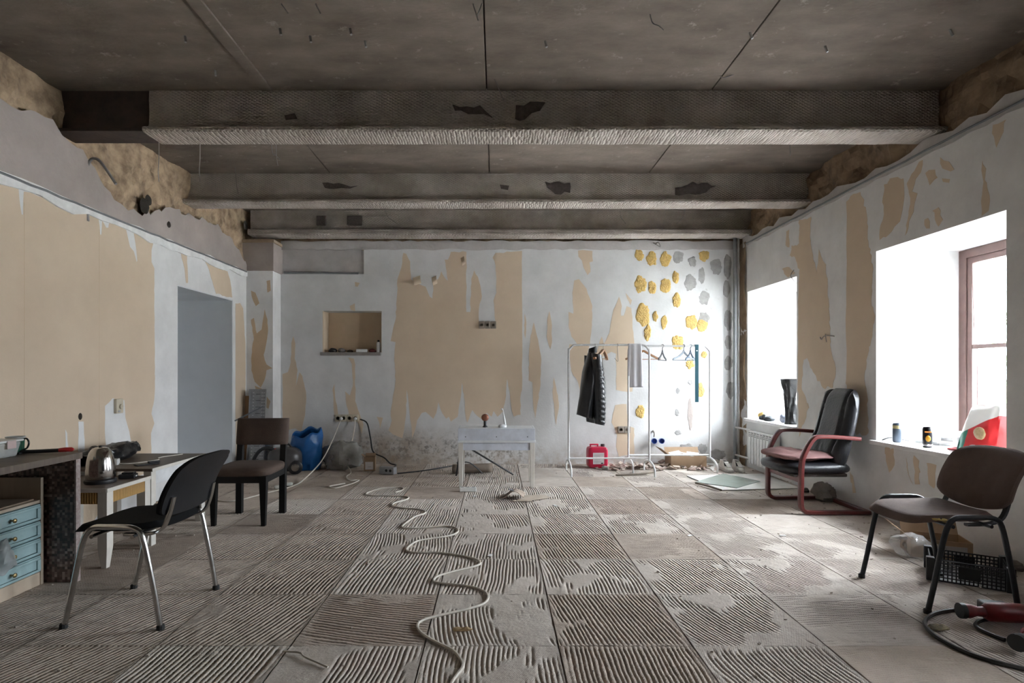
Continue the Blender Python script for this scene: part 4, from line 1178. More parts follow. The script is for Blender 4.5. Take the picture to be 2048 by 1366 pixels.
MB().box(-CW + 0.05, CW - 0.05, -0.18, -0.162, 0.40, 0.482).box(-CW + 0.05, CW - 0.05, 0.162, 0.18, 0.40, 0.482).build('apron', mat('pale_lilac_panel', (0.62, 0.65, 0.72)), t, bevel=0.002)
for sx in (-1, 1):
    for sy in (-1, 1):
        x, y = sx * (CW - 0.028), sy * 0.165
        w0, w1 = 0.018, 0.026
        MB().add([(x - w0, y - w0, 0), (x + w0, y - w0, 0), (x + w0, y + w0, 0), (x - w0, y + w0, 0), (x - w1, y - w1, 0.38), (x + w1, y - w1, 0.38), (x + w1, y + w1, 0.38), (x - w1, y + w1, 0.38), (x - w1, y - w1, 0.482), (x + w1, y - w1, 0.482), (x + w1, y + w1, 0.482), (x - w1, y + w1, 0.482)],
                 [(0, 3, 2, 1), (0, 1, 5, 4), (1, 2, 6, 5), (2, 3, 7, 6), (3, 0, 4, 7), (4, 5, 9, 8), (5, 6, 10, 9), (6, 7, 11, 10), (7, 4, 8, 11), (8, 9, 10, 11)]).build('leg', cream, t, bevel=0.002)
copper = mat('copper_brown', (0.30, 0.12, 0.07), 0.4, 0.3, scale=20)
t = thing('hair_dryer', 'copper brown hair dryer standing on a black stem on the white table', 'hair dryer', (-0.125, 6.25, 0.633))
MB().lathe([(0, 0), (0.028, 0), (0.026, 0.008), (0.016, 0.02), (0.017, 0.08), (0, 0.08)], 14).build('stem', blackp, t, smooth=True)
MB().blob((0, 0, 0.105), (0.042, 0.05, 0.040), n=18).build('head', copper, t, smooth=True)
MB().lathe([(0.0, 0), (0.026, 0.0), (0.030, 0.01), (0.022, 0.014), (0, 0.010)], 16, T(-0.004, -0.045, 0.107, 0, math.pi / 2)).build('nozzle', copper, t, smooth=True)
t = thing('toothbrush_charger', 'white electric toothbrush on its stand on the white table', 'toothbrush', (0.065, 6.25, 0.633))
MB().lathe([(0, 0), (0.045, 0), (0.045, 0.02), (0.03, 0.03), (0, 0.032)], 18, Matrix.Scale(0.8, 4, (0, 1, 0))).build('stand', wt_m, t, smooth=True)
MB().tube([(0.03, 0, 0.025), (0.022, 0, 0.08), (0.01, 0, 0.15), (0.004, 0, 0.19)], [0.011, 0.012, 0.006, 0.004], 8).build('handle', mat('white_plastic', (0.74, 0.74, 0.72)), t, smooth=True)
MB().box(-0.016, 0.006, -0.006, 0.006, 0.185, 0.207).build('brush_head', mat('white_plastic', (0.74, 0.74, 0.72)), t, bevel=0.004)
# black folded stand, roll and power strip around the table
t = thing('tripod_stand', 'thin black stand leaning behind the white table', 'stand', (-0.42, 6.72, 0))
a0, a1 = Vector((0.02, -0.05, 0.49)), Vector((-0.06, 0.1, 0.0))
MB().tube([a0, a1], 0.010, 8).build('pole', blackp, t)
MB().tube([(0.01, -0.02, 0.40), (0.62, 0.1, 0.012)], 0.010, 8).build('leg', blackp, t)
MB().tube(smooth_path([(-0.05, 0.05, 0.16), (0.10, 0.12, 0.15), (0.25, 0.2, 0.01)], 4), 0.007, 8).build('leg', blackp, t)
t = thing('rolled_mat', 'brown rolled mat lying under the white table', 'roll', (0, 0, 0))
p0, p1 = F(905, 948), F(985, 944)
def rl(u, v):
    a = v * 10.5
    r = 0.075 * (0.55 + 0.045 * a)
    x = p0.x + (p1.x - p0.x) * u
    return (x, p0.y + 0.1 * u + r * math.cos(a), 0.075 + r * 0.75 * math.sin(a) - 0.012)
MB().grid(rl, 8, 40).build('mat_sheet', mat('brown_felt', (0.24, 0.19, 0.15), 0.9, scale=12), t, solid=0.005, smooth=True)
def power_strip(label, loc, rz, n, L, m):
    t = thing('power_strip', label, 'power strip', loc, rz)
    MB().box(-L / 2, L / 2, -0.026, 0.026, 0, 0.042).build('case', m, t, bevel=0.005)
    for i in range(n):
        x = -L / 2 + L * (i + 0.5) / n
        MB().lathe([(0.019, 0.0), (0.019, 0.0015), (0.016, 0.0015), (0.015, -0.0), (0, -0.0)], 16, T(x, 0, 0.0422)).build('socket_ring', mat('grey_plastic', (0.40, 0.40, 0.41), 0.5), t)
        MB().box(x - 0.009, x - 0.005, -0.003, 0.003, 0.042, 0.0432).box(x + 0.005, x + 0.009, -0.003, 0.003, 0.042, 0.0432).build('pin_hole', blackp, t)
    return t
p = F(936, 983)
power_strip('white power strip on the floor at the foot of the white table', (p.x, p.y, 0.003), 0.05, 3, 0.17, mat('white_plastic', (0.74, 0.74, 0.72)))
p = F(776, 948)
t = thing('socket_box', 'grey extension socket block on the floor at the back wall', 'power strip', (p.x, p.y, 0.003), -0.35)
MB().box(-0.10, 0.10, -0.04, 0.04, 0, 0.085).build('case', mat('grey_plastic', (0.40, 0.40, 0.41)), t, bevel=0.006)
for x in (0.0, 0.055):
    MB().lathe([(0, 0), (0.017, 0), (0.017, 0.003), (0, 0.003)], 14, T(x, -0.040, 0.045, 0, math.pi / 2)).build('socket', blackp, t)

# ================================================================== clothes racks and what hangs on them
rackm = mat('white_lacquered_tube', (0.80, 0.80, 0.80), 0.35, scale=20)
def rack(label, x0, x1, y):
    t = thing('clothes_rack', label, 'clothes rack', ((x0 + x1) / 2, y, 0))
    h, w = 1.565, (x1 - x0) / 2
    pts = [(-w, 0, 0.14), (-w, 0, 0.8), (-w, 0, 1.46), (-w + 0.012, 0, 1.51), (-w + 0.045, 0, 1.548), (-w + 0.10, 0, h), (0, 0, h), (w - 0.10, 0, h), (w - 0.045, 0, 1.548), (w - 0.012, 0, 1.51), (w, 0, 1.46), (w, 0, 0.8), (w, 0, 0.14)]
    MB().tube(smooth_path(pts, 3), 0.0125, 10).build('rail_frame', rackm, t, smooth=True)
    MB().tube([(-w, 0, 0.185), (w, 0, 0.185)], 0.011, 10).build('lower_bar', rackm, t, smooth=True)
    for s in (-1, 1):
        f = [(s * w, -0.245, 0.0), (s * w, -0.24, 0.075), (s * w, -0.22, 0.105), (s * w, -0.15, 0.135), (s * w, 0, 0.155), (s * w, 0.15, 0.135), (s * w, 0.22, 0.105), (s * w, 0.24, 0.075), (s * w, 0.245, 0.0)]
        MB().tube(smooth_path(f, 3), 0.0115, 8).build('foot', rackm, t, smooth=True)
    return t
RY1, RY2 = 6.97, 7.24
rack('white tubular clothes rack holding the leather jacket', 0.88, 1.862, RY1)
rack('white tubular clothes rack behind, holding blue hangers and the teal strip', 1.67, 2.70, RY2)
RZ = 1.565
hang_wood = mat('hanger_wood', (0.34, 0.17, 0.075), 0.45, col2=(0.25, 0.12, 0.05), scale=6, stretch=(1, 8, 8))
def hook(mb, r=0.0022):
    """wire hook over the rail; the hanger neck starts at z = -0.06"""
    pts = [Vector((0, 0, -0.065)), Vector((0, 0, -0.035))] + [Vector((0, -0.015 * math.sin(a) * 1.0, 0.0165 * -math.cos(a))) for a in [0.2 + 0.45 * k for k in range(9)]]
    return mb.tube(pts, r, 6)
def wood_hanger(label, x, y, rz, bar=True, m=None, thick=0.011):
    t = thing('wooden_hanger', label, 'hanger', (x, y, RZ + 0.002), rz)
    hook(MB()).build('hook', chrome, t, smooth=True)
    m = m or hang_wood
    pts = [(-0.225, 0.03, -0.17), (-0.17, 0.018, -0.148), (-0.08, 0.004, -0.105), (-0.02, 0, -0.072), (0, 0, -0.066), (0.02, 0, -0.072), (0.08, 0.004, -0.105), (0.17, 0.018, -0.148), (0.225, 0.03, -0.17)]
    MB().tube(smooth_path(pts, 4), 0.012, 8, flat=(thick, 0.014)).build('shoulder_bar', m, t, smooth=True)
    if bar:
        MB().tube([(-0.20, 0.022, -0.168), (0.20, 0.022, -0.168)], 0.005, 6).build('trouser_bar', m, t, smooth=True)
    return t
wood_hanger('broad wooden coat hanger seen edge on beside the leather jacket', 1.30, RY1, 1.05, thick=0.02)
wood_hanger('wooden hanger with trouser bar between white cloth and black hanger', 1.86, RY2, 0.08)
def plastic_hanger(label, x, y, rz, m):
    t = thing('plastic_hanger', label, 'hanger', (x, y, RZ + 0.002), rz)
    pts = [Vector((0, 0, -0.065)), Vector((0, 0, -0.03))] + [Vector((0, -0.017 * math.sin(a), -0.017 * math.cos(a) + 0.001)) for a in [0.2 + 0.45 * k for k in range(9)]]
    MB().tube(pts, 0.0042, 6).build('hook', m, t, smooth=True)
    for s in (-1, 1):
        MB().tube(smooth_path([(0, 0, -0.06), (s * 0.02, 0, -0.09), (s * 0.10, 0, -0.14), (s * 0.18, 0, -0.165), (s * 0.195, 0, -0.185)], 4), 0.006, 8, flat=(0.006, 0.012)).build('arm', m, t, smooth=True)
    MB().tube([(-0.19, 0, -0.182), (0.19, 0, -0.182)], 0.0055, 6).build('cross_bar', m, t, smooth=True)
    return t
plastic_hanger('black plastic hanger hanging alone on the rear rack', 2.10, RY2, 1.05, mat('black_plastic_hanger', (0.025, 0.028, 0.035), 0.4))
dkblue = mat('dark_blue_plastic', (0.02, 0.05, 0.085), 0.4)
plastic_hanger('dark blue plastic hanger nearest the teal strip', 2.455, RY2, 0.95, dkblue)
plastic_hanger('dark blue plastic hanger turned frontally behind its neighbour', 2.37, RY2, 0.55, dkblue)
# bent wire hook
o = MB().tube(smooth_path([(0, 0, 0.016), (0.012, 0, 0.005), (0.006, 0, -0.03), (0.010, 0, -0.12), (0.012, 0, -0.20), (-0.02, 0, -0.17), (-0.03, 0, -0.16)], 4), 0.0025, 6).build('wire_hook', mat('dark_wire', (0.10, 0.10, 0.10), 0.4, 0.6), loc=(1.465, RY1 - 0.013, RZ))
tag(o, 'thin bent wire hook hanging left of the white cloth', 'hook')
# teal strip
t = thing('hanging_strip', 'long dark teal plastic strip hanging on the rear rack', 'strip', (2.53, RY2, RZ))
teal = mat('dark_teal', (0.008, 0.075, 0.105), 0.4)
MB().box(-0.024, 0.024, -0.020, -0.014, -0.71, 0.016).build('strip', teal, t, bevel=0.003)
MB().box(-0.024, 0.024, -0.020, 0.018, 0.0135, 0.019).build('fold', teal, t, bevel=0.002)
MB().lathe([(0, 0), (0.009, 0), (0.009, 0.002), (0, 0.002)], 12, T(0, -0.0195, -0.06, 0, math.pi / 2)).build('eyelet', white, t)
# white cloth over the front rail
clothm = mat('white_cloth', (0.74, 0.74, 0.77), 0.9, col2=(0.66, 0.66, 0.70), scale=5)
def cl(u, v):
    s = v * 0.98 - 0.42                      # length along the cloth, 0 at the rail
    x = (u - 0.5) * (0.15 + 0.03 * abs(s)) + 0.025 * (s if s > 0 else -s * 0.4)
    fold = 0.004 * math.sin(u * 12 + 1.5 * s) * min(1, abs(s) * 6)
    if abs(s) < 0.03:
        y, z = -0.016 * s / 0.03, 0.0155
    else:
        y = math.copysign(0.018 + 0.01 * abs(s), -s) + fold
        z = 0.015 - (abs(s) - 0.03)
    return (x, y, z)
o = MB().grid(cl, 24, 50).build('white_cloth', clothm, loc=(1.685, RY1, RZ), smooth=True, solid=0.003)
tag(o, 'white cloth draped over the rail of the front clothes rack', 'cloth')
# leather jacket hanging sideways on a hanger
jl = mat('black_quilted_leather', (0.020, 0.021, 0.024), 0.30, col2=(0.013, 0.013, 0.015), scale=9, bump=0.3, bscale=40)
t = thing('leather_jacket', 'black leather jacket hanging on the front clothes rack', 'jacket', (1.20, RY1, RZ), 0.0)
hook(MB()).build('hanger_hook', chrome, t, smooth=True)
def body(u, v):
    a = 2 * math.pi * u
    z = -0.075 - 0.80 * v
    wx = 0.035 + 0.045 * min(1, v * 3) ** 0.7 + 0.02 * v
    wy = 0.05 + 0.15 * min(1, v * 2.2) ** 0.6 - 0.02 * v
    f = 1 + 0.05 * math.sin(a * 5 + v * 4) * v + 0.04 * mnoise.noise(Vector((math.cos(a) * 2, math.sin(a) * 2, v * 5)))
    return (-0.035 - 0.085 * v + wx * math.cos(a) * f, wy * math.sin(a) * f, z - 0.05 * v * math.cos(a) * 0.6)
MB().grid(body, 40, 30).build('body', jl, t, smooth=True, solid=0.006)
def collar(u, v):
    a = 2 * math.pi * u
    return (-0.03 + (0.042 + 0.012 * v) * math.cos(a), (0.055 + 0.02 * v) * math.sin(a), -0.03 - 0.075 * v + 0.015 * math.cos(a))
MB().grid(collar, 24, 5).build('collar', jl, t, smooth=True, solid=0.006)
def sleeve(u, v):
    a = 2 * math.pi * u
    r = 0.066 + 0.020 * math.sin(v * 3.0) - 0.004 * v
    # quilted rings on the lower sleeve
    q = 0.006 * abs(math.sin(v * 44)) * (1 if 0.18 < v < 0.97 else 0) * (1 if math.cos(a) > -0.3 else 0.3)
    cx = 0.000 + 0.030 * math.sin(min(1, v * 1.1) * 1.6)
    return (cx + (r + q) * math.cos(a) * 0.92, -0.115 - 0.03 * v + (r + q) * math.sin(a), -0.115 - 0.84 * v - 0.012 * math.cos(a))
sl = MB().grid(sleeve, 28, 90).build('sleeve', jl, t, smooth=True)
def seam(u, v):
    z = -0.20 - 0.70 * v
    return (0.0, 0, z)
MB().tube([sleeve(0.86, k / 30) for k in range(3, 29)], 0.0035, 5).build('sleeve_seam', jl, sl)
MB().tube([sleeve(0.68, k / 30) for k in range(3, 29)], 0.0035, 5).build('sleeve_seam', jl, sl)
def sleeve2(u, v):
    p = sleeve(u, v)
    return (p[0] - 0.055, -p[1] * 0.9, p[2] - 0.0 - 0.02 * (1 - v))
MB().grid(sleeve2, 20, 30).build('sleeve', jl, t, smooth=True)

# ---- red canister
redc = mat('red_canister_plastic', (0.56, 0.012, 0.06), 0.35, col2=(0.48, 0.01, 0.05), scale=6)
p = F(1196, 937)
t = thing('canister', 'red plastic canister with white label behind the clothes rack', 'canister', (p.x, p.y + 0.08, 0.003), 0.05)
MB().blob((0, 0, 0.135), (0.128, 0.095, 0.135), e=0.28, e2=0.30, n=40).build('body', redc, t, smooth=True)
MB().box(-0.095, 0.02, -0.012, 0.012, 0.285, 0.305).box(-0.095, -0.075, -0.012, 0.012, 0.26, 0.29).box(0.0, 0.02, -0.012, 0.012, 0.26, 0.29).build('handle', redc, t, bevel=0.007)
MB().lathe([(0, 0.262), (0.026, 0.262), (0.026, 0.297), (0.022, 0.301), (0, 0.301)], 18, T(0.075, 0, 0)).build('cap', mat('dark_cap', (0.05, 0.03, 0.035), 0.5), t, smooth=True)
lb_ = MB().box(-0.072, 0.072, -0.0985, -0.0955, 0.055, 0.20).build('label', mat('label_paper', (0.72, 0.68, 0.68), 0.7), t)
for k in range(7):
    MB().box(-0.060, 0.060 - 0.02 * (k % 3), -0.0992, -0.0984, 0.075 + k * 0.016, 0.079 + k * 0.016).build('text_line', mat('grey_print', (0.34, 0.30, 0.31), 0.8), lb_)
MB().box(0.03, 0.058, -0.0994, -0.0984, 0.060, 0.072).build('print_block', blackp, lb_)
# ---- cardboard things
card = mat('cardboard', (0.36, 0.245, 0.155), 0.85, col2=(0.30, 0.20, 0.125), scale=5, bump=0.1)
cardp = mat('pale_cardboard', (0.50, 0.42, 0.34), 0.85, scale=5)
def open_box(name, label, loc, rz, w, d, h, flaps=True, m=card):
    t = thing(name, label, 'box', loc, rz)
    k = 0.005
    MB().box(-w / 2, w / 2, -d / 2, d / 2, 0, k).box(-w / 2, w / 2, -d / 2, -d / 2 + k, k, h).box(-w / 2, w / 2, d / 2 - k, d / 2, k, h).box(-w / 2, -w / 2 + k, -d / 2 + k, d / 2 - k, k, h).box(w / 2 - k, w / 2, -d / 2 + k, d / 2 - k, k, h).build('box_body', m, t)
    if flaps:
        MB().box(0, 0.004, -d / 2 + 0.005, d / 2 - 0.005, 0, w * 0.35, T(-w / 2, 0, h, 0, 0, -0.9)).build('flap', m, t)
        MB().box(-w / 2 + 0.005, w / 2 - 0.005, 0, 0.004, 0, d * 0.4, T(0, d / 2, h, 0, -0.5)).build('flap', m, t)
    return t
p = F(1376, 938)
bx = open_box('cardboard_box', 'open cardboard box with papers below the rear clothes rack', (p.x + 0.01, p.y + 0.13, 0.004), 0.04, 0.46, 0.24, 0.155)
for i, (x, y, r, s) in enumerate([(0.03, 0.0, 0.3, 0.5), (0.10, 0.02, -0.4, 0.2), (-0.12, 0.03, 0.2, -0.4)]):
    o = MB().box(-0.075, 0.075, -0.05, 0.05, 0, 0.003, T(p.x + 0.01 + x, p.y + 0.13 + y, 0.165 + 0.008 * i, r, 0.25, s * 0.4)).build('paper_sheet', mat('white_paper', (0.74, 0.74, 0.73), 0.8))
    tag(o, ['white paper sheet sticking out of the cardboard box, middle one', 'white paper sheet at the right in the cardboard box', 'white paper sheet at the left in the cardboard box'][i], 'paper')
p = F(738, 943)
t = open_box('carton', 'small brown carton with white label at the back wall', (p.x, p.y + 0.06, 0.003), 0.08, 0.135, 0.10, 0.175, True)
MB().box(-0.052, 0.045, -0.0525, -0.050, 0.02, 0.115).build('label', mat('label_paper', (0.72, 0.68, 0.68)), t)
MB().box(-0.02, 0.02, -0.0530, -0.0522, 0.05, 0.056).build('text_line', mat('grey_print', (0.34, 0.30, 0.31)), t)
p = F(1925, 1110)
t = open_box('cardboard_box', 'opened brown cardboard box behind the brown visitor chair', (2.96, 3.86, 0.003), -0.35, 0.34, 0.22, 0.12, True)
MB().box(0.02, 0.14, -0.1115, -0.1102, 0.03, 0.09).build('label', mat('grey_print_label', (0.40, 0.37, 0.36), 0.8), t)
# crumpled cardboard in the middle of the floor
t = thing('cardboard_scrap', 'torn folded cardboard scrap in the middle of the floor', 'cardboard', (0.18, 5.60, 0.004), 0.0)
def cs(u, v):
    x = -0.16 + 0.24 * u
    y = -0.11 + 0.22 * v
    return (x + 0.03 * v, y, 0.012 + 0.075 * math.exp(-((u - 0.62) / 0.30) ** 2) * (1 - 0.3 * v) + 0.012 * mnoise.noise(Vector((u * 4, v * 4, 1))))
MB().grid(cs, 14, 10).build('bent_sheet', mat('worn_cardboard', (0.34, 0.27, 0.22), 0.9, col2=(0.24, 0.19, 0.15), scale=9), t, solid=0.005)
MB().prism([(0.02, -0.13), (0.12, -0.15), (0.34, -0.02), (0.30, 0.09), (0.12, 0.08)], 0.003, 0.009).build('flat_flap', cardp, t)
MB().prism([(-0.03, -0.175), (0.16, -0.17), (0.15, -0.14), (-0.02, -0.14)], 0.002, 0.007).build('torn_strip', cardp, t)
MB().box(-0.08, -0.035, -0.085, -0.03, 0, 0.002, T(0.0, 0.02, 0.079, 0.3, 0.0, 0.12)).build('stamp', mat('blue_grey_stamp', (0.16, 0.16, 0.18), 0.9), t)
# ---- sneakers
shoem = mat('dusty_white_leather', (0.58, 0.55, 0.51), 0.7, col2=(0.46, 0.43, 0.39), scale=12)
solem = mat('rubber_sole', (0.62, 0.60, 0.56), 0.7, scale=12)
def shoe(label, x, y, rz):
    t = thing('sneaker', label, 'shoe', (x, y, 0.004), rz, 'pair of dusty white sneakers')
    out = [(0.0, -0.145), (0.035, -0.135), (0.050, -0.09), (0.048, -0.03), (0.038, 0.04), (0.038, 0.10), (0.028, 0.135), (0, 0.145), (-0.028, 0.135), (-0.036, 0.10), (-0.034, 0.04), (-0.042, -0.03), (-0.046, -0.09), (-0.033, -0.135)]
    MB().prism(out, 0, 0.028).build('sole', solem, t, bevel=0.006)
    def up(u, v):
        k = u * len(out)
        i = int(k) % len(out); f = k - int(k)
        a, b = out[i], out[(i + 1) % len(out)]
        ox, oy = a[0] + (b[0] - a[0]) * f, a[1] + (b[1] - a[1]) * f
        hh = 0.035 + 0.065 * max(0, min(1, (oy + 0.10) / 0.12))
        sh = 1 - 0.45 * v ** 1.6
        cy = 0.055
        return (ox * sh * 0.97, cy + (oy - cy) * (1 - (0.55 if oy < cy else 0.12) * v ** 1.4) * 0.98, 0.026 + hh * v)
    MB().grid(up, 42, 8).build('upper', shoem, t, smooth=True, solid=0.004)
    MB().blob((0, 0.06, 0.07), (0.024, 0.06, 0.02), n=14).build('lining', mat('dark_lining', (0.05, 0.05, 0.055), 0.9), t, smooth=True)
    MB().add([(-0.022, -0.085, 0.060), (0.022, -0.085, 0.060), (0.026, 0.0, 0.112), (-0.026, 0.0, 0.112)], [(0, 1, 2, 3)]).build('tongue', shoem, t, solid=0.006)
    for k in range(4):
        f = k / 3
        MB().tube([(-0.026, -0.08 + 0.07 * f, 0.066 + 0.043 * f), (0.026, -0.075 + 0.07 * f, 0.069 + 0.043 * f)], 0.003, 5).build('lace', mat('white_plastic', (0.74, 0.74, 0.72)), t)
shoe('dusty white sneaker left of its pair by the radiator', 2.86, 7.13, 0.06)
shoe('dusty white sneaker right of its pair by the radiator', 3.01, 7.13, -0.05)
# ---- boards and glass on the floor
def slab(name, m, pts, z0, z1, label, cat):
    o = MB().prism([(p.x, p.y) for p in pts], z0, z1).build(name, m)
    return tag(o, label, cat)
slab('white_board', mat('white_board', (0.70, 0.69, 0.66), 0.7, scale=5), [F(1373, 953), F(1443, 982), F(1600, 978), F(1524, 949)], 0.004, 0.012, 'flat white board lying on the floor beside the armchair', 'board')
slab('green_glass', mat('greenish_glass', (0.40, 0.47, 0.42), 0.12, scale=6, coat=0.4), [F(1391, 967), F(1474, 979), F(1520, 965), F(1446, 950)], 0.0125, 0.019, 'pale green glass sheet lying on the white board', 'glass sheet')
slab('white_board', mat('white_board', (0.70, 0.69, 0.66)), [F(1425, 942), F(1490, 935), F(1462, 915), F(1405, 926)], 0.004, 0.010, 'smaller pale board on the floor under the sneakers', 'board')
p0, p1 = F(1393, 968), F(1440, 982)
o = MB().tube([(p0.x - 0.02, p0.y - 0.03, 0.018), ((p0.x + p1.x) / 2, (p0.y + p1.y) / 2 - 0.03, 0.02), (p1.x, p1.y - 0.03, 0.015)], 0.011, 6).build('wood_stick', mat('grey_wood', (0.25, 0.21, 0.17), 0.9, scale=20))
tag(o, 'short grey stick along the edge of the green glass', 'stick')
p0, p1 = F(1232, 952), F(1308, 946)
o = MB().tube(smooth_path([(p0.x, p0.y, 0.012), ((p0.x + p1.x) / 2, p0.y + 0.03, 0.018), (p1.x, p1.y, 0.015)], 4), 0.012, 6).build('wood_stick', mat('grey_wood', (0.25, 0.21, 0.17)))
tag(o, 'thin grey stick lying in front of the clothes racks', 'stick')
# ---- rubble of tile chips under the racks, crumbs over the floor
rs = random.Random(21)
mb = MB()
for i in range(170):
    u = rs.random()
    x = 1.45 + 1.3 * u + rs.gauss(0, 0.12)
    y = 7.40 + rs.gauss(0, 0.11)
    if y > 7.66 or x > 3.1:
        continue
    s = rs.uniform(0.015, 0.05)
    hgt = max(0, 0.05 - abs(x - 2.0) * 0.06) * rs.random()
    mb.box(-s, s, -s * rs.uniform(0.4, 0.9), s * rs.uniform(0.4, 0.9), -0.004, 0.006, T(x, y, 0.008 + hgt, rs.uniform(0, 6), rs.uniform(-0.5, 0.5), rs.uniform(-0.5, 0.5)))
o = mb.build('tile_rubble', mat('tile_chips', (0.52, 0.44, 0.38), 0.8, col2=(0.28, 0.20, 0.17), scale=6, contrast=(0.45, 0.55)))
o['kind'] = 'stuff'; o['label'] = 'heap of broken tile chips under the clothes racks'; o['category'] = 'rubble'
mb = MB()
for i in range(900):
    if rs.random() < 0.45:
        x, y = (XL + abs(rs.gauss(0, 0.4)), rs.uniform(2, 7.6)) if rs.random() < 0.5 else (XR - abs(rs.gauss(0, 0.3)), rs.uniform(2, 7.6))
    else:
        x, y = rs.uniform(-3.1, 3.2), rs.uniform(1.8, 7.65) if rs.random() < 0.6 else 7.66 - abs(rs.gauss(0, 0.3))
    s = rs.uniform(0.002, 0.007) * (1.6 if rs.random() < 0.06 else 1)
    mb.box(-s, s, -s * 0.7, s * 0.7, -s * 0.4, s * 0.5, T(x, y, 0.003 + s * 0.2, rs.uniform(0, 6), rs.uniform(-0.4, 0.4), rs.uniform(-0.4, 0.4)))
o = mb.build('floor_crumbs', mat('mortar_crumbs', (0.46, 0.40, 0.35), 0.9, col2=(0.33, 0.28, 0.24), scale=3, contrast=(0.4, 0.6)))
o['kind'] = 'stuff'; o['label'] = 'crumbs of mortar scattered over the floor'; o['category'] = 'debris'
# lumps of rubble by the right wall
for i, (px, py, r) in enumerate([(1610, 985, 0.05), (2030, 1140, 0.06), (2015, 1132, 0.04), (1210, 940, 0.05)]):
    p = F(px, py)
    o = MB().blob((0, 0, r * 0.4), (r, r * 0.8, r * 0.55), n=12, nz=r * 0.5, nscale=12, seed=i + 30, zflat=0).build('rubble_lump', greyrag if i != 0 else mat('dark_lump', (0.06, 0.055, 0.05), 0.9), loc=(min(p.x, XR - 0.08), p.y, 0.003))
    tag(o, ['dark lump of debris at the wall behind the armchair', 'pinkish rubble lump at the right wall behind the crate', 'smaller rubble lump beside the crate at the right wall', 'dark red rubble lump beside the red canister'][i], 'rubble')
p = F(925, 1263)
o = MB().blob((0, 0, 0.008), (0.05, 0.012, 0.011), n=14, nz=0.008, nscale=30, seed=2, zflat=0).build('fluff_tuft', mat('straw_fluff', (0.42, 0.30, 0.17), 0.95, scale=60), loc=(p.x, p.y, 0.003))
tag(o, 'straw coloured tuft of fluff in the foreground', 'fluff')
p0, p1 = F(566, 1306), F(656, 1338)
cable('cable_offcut', [(p0.x, p0.y, 0.008), (p0.x + 0.08, p0.y - 0.02, 0.012), ((p0.x + p1.x) / 2, (p0.y + p1.y) / 2 + 0.008, 0.012), (p1.x, p1.y, 0.008)], 0.005, creamc, 'short cream cable offcut in the left foreground', 'cable')
for i, (px, py) in enumerate([(1565, 1072), (1379, 1072), (980, 1112), (1110, 1012), (1800, 1078), (950, 993)]):
    p = F(px, py)
    o = MB().prism([(-0.025, -0.012), (0.02, -0.015), (0.028, 0.01), (-0.015, 0.014)], 0.003, 0.006, T(p.x, p.y, 0, i * 0.7)).build('paper_scrap', mat('white_paper', (0.74, 0.74, 0.73)))
    tag(o, ['tiny white paper scrap near the armchair front', 'tiny white scrap on the floor right of centre', 'tiny white scrap lying near the cream cable', 'tiny white scrap behind the cardboard scrap', 'tiny pale scrap beside the brown visitor chair', 'tiny white scrap beside the white power strip'][i], 'scrap')

# ================================================================== cables and sockets
def floor_path(pts, z=0.007):
    return [F(x, y, 0) + Vector((0, 0, z)) for x, y in pts]
cable('extension_cable', floor_path([(880, 1420), (905, 1366), (925, 1338), (922, 1322), (905, 1303), (872, 1287), (845, 1270), (835, 1256), (842, 1245), (872, 1235), (930, 1222), (965, 1211), (976, 1199), (970, 1186), (940, 1175), (885, 1169), (868, 1165), (873, 1156), (900, 1147), (952, 1134), (960, 1126), (940, 1117), (885, 1108), (832, 1107), (815, 1104), (815, 1097), (832, 1085), (855, 1080), (900, 1073), (916, 1065), (912, 1058), (890, 1054), (832, 1058), (805, 1057), (811, 1048), (830, 1035), (848, 1029), (850, 1024), (835, 1020), (800, 1017), (785, 1013), (790, 1007), (814, 1000), (815, 995), (790, 993), (742, 992), (732, 989), (742, 984), (764, 978), (800, 976), (806, 981), (790, 986)]), 0.007, creamc, 'long cream cable winding down the middle of the floor', k=4)
sw = YB - 0.06
s1, s2 = PB(684, 837), PB(712, 837)
cable('lamp_cable', [(s1.x, sw, s1.z), (s1.x - 0.02, sw - 0.03, s1.z - 0.08), (-2.04, 7.02, 0.34), (-2.11, 6.85, 0.152), F(610, 962) + Vector((0, 0, 0.03)), F(585, 974) + Vector((0, 0, 0.01)), F(530, 988) + Vector((0, 0, 0.008)), F(462, 1004) + Vector((0, 0, 0.008)), F(405, 996) + Vector((0, 0, 0.008))], 0.0075, creamc, 'cream cable running from the wall socket to the floor behind the brown chair')
cable('appliance_cable', [(s2.x, sw, s2.z), (s2.x + 0.005, sw - 0.03, s2.z - 0.1), (s2.x, 7.5, 0.35), (s2.x - 0.04, 7.35, 0.1)] + floor_path([(702, 945), (693, 954), (700, 962), (718, 961), (705, 968), (672, 977), (659, 974), (690, 968)]), 0.0075, creamc, 'cream cable hanging straight down from the right hand wall socket')
s3 = PB(722, 838)
cable('black_cable', [(s3.x, sw + 0.01, s3.z), (s3.x + 0.10, sw - 0.02, s3.z - 0.05), (s3.x + 0.15, sw - 0.04, s3.z - 0.25), (s3.x + 0.2, sw - 0.1, s3.z - 0.42), (s3.x + 0.36, 7.45, 0.12), (s3.x + 0.46, 7.35, 0.06), F(792, 938) + Vector((0, 0, 0.05)), F(782, 945) + Vector((0, 0, 0.05))], 0.009, blackp, 'black cable curving from the wall socket to the grey socket block')
cable('black_floor_cable', floor_path([(795, 948), (850, 942), (910, 932), (935, 930)]), 0.008, blackp, 'black cable along the floor from socket block to white table')
plug = mat('pale_plug', (0.60, 0.60, 0.55), 0.5)
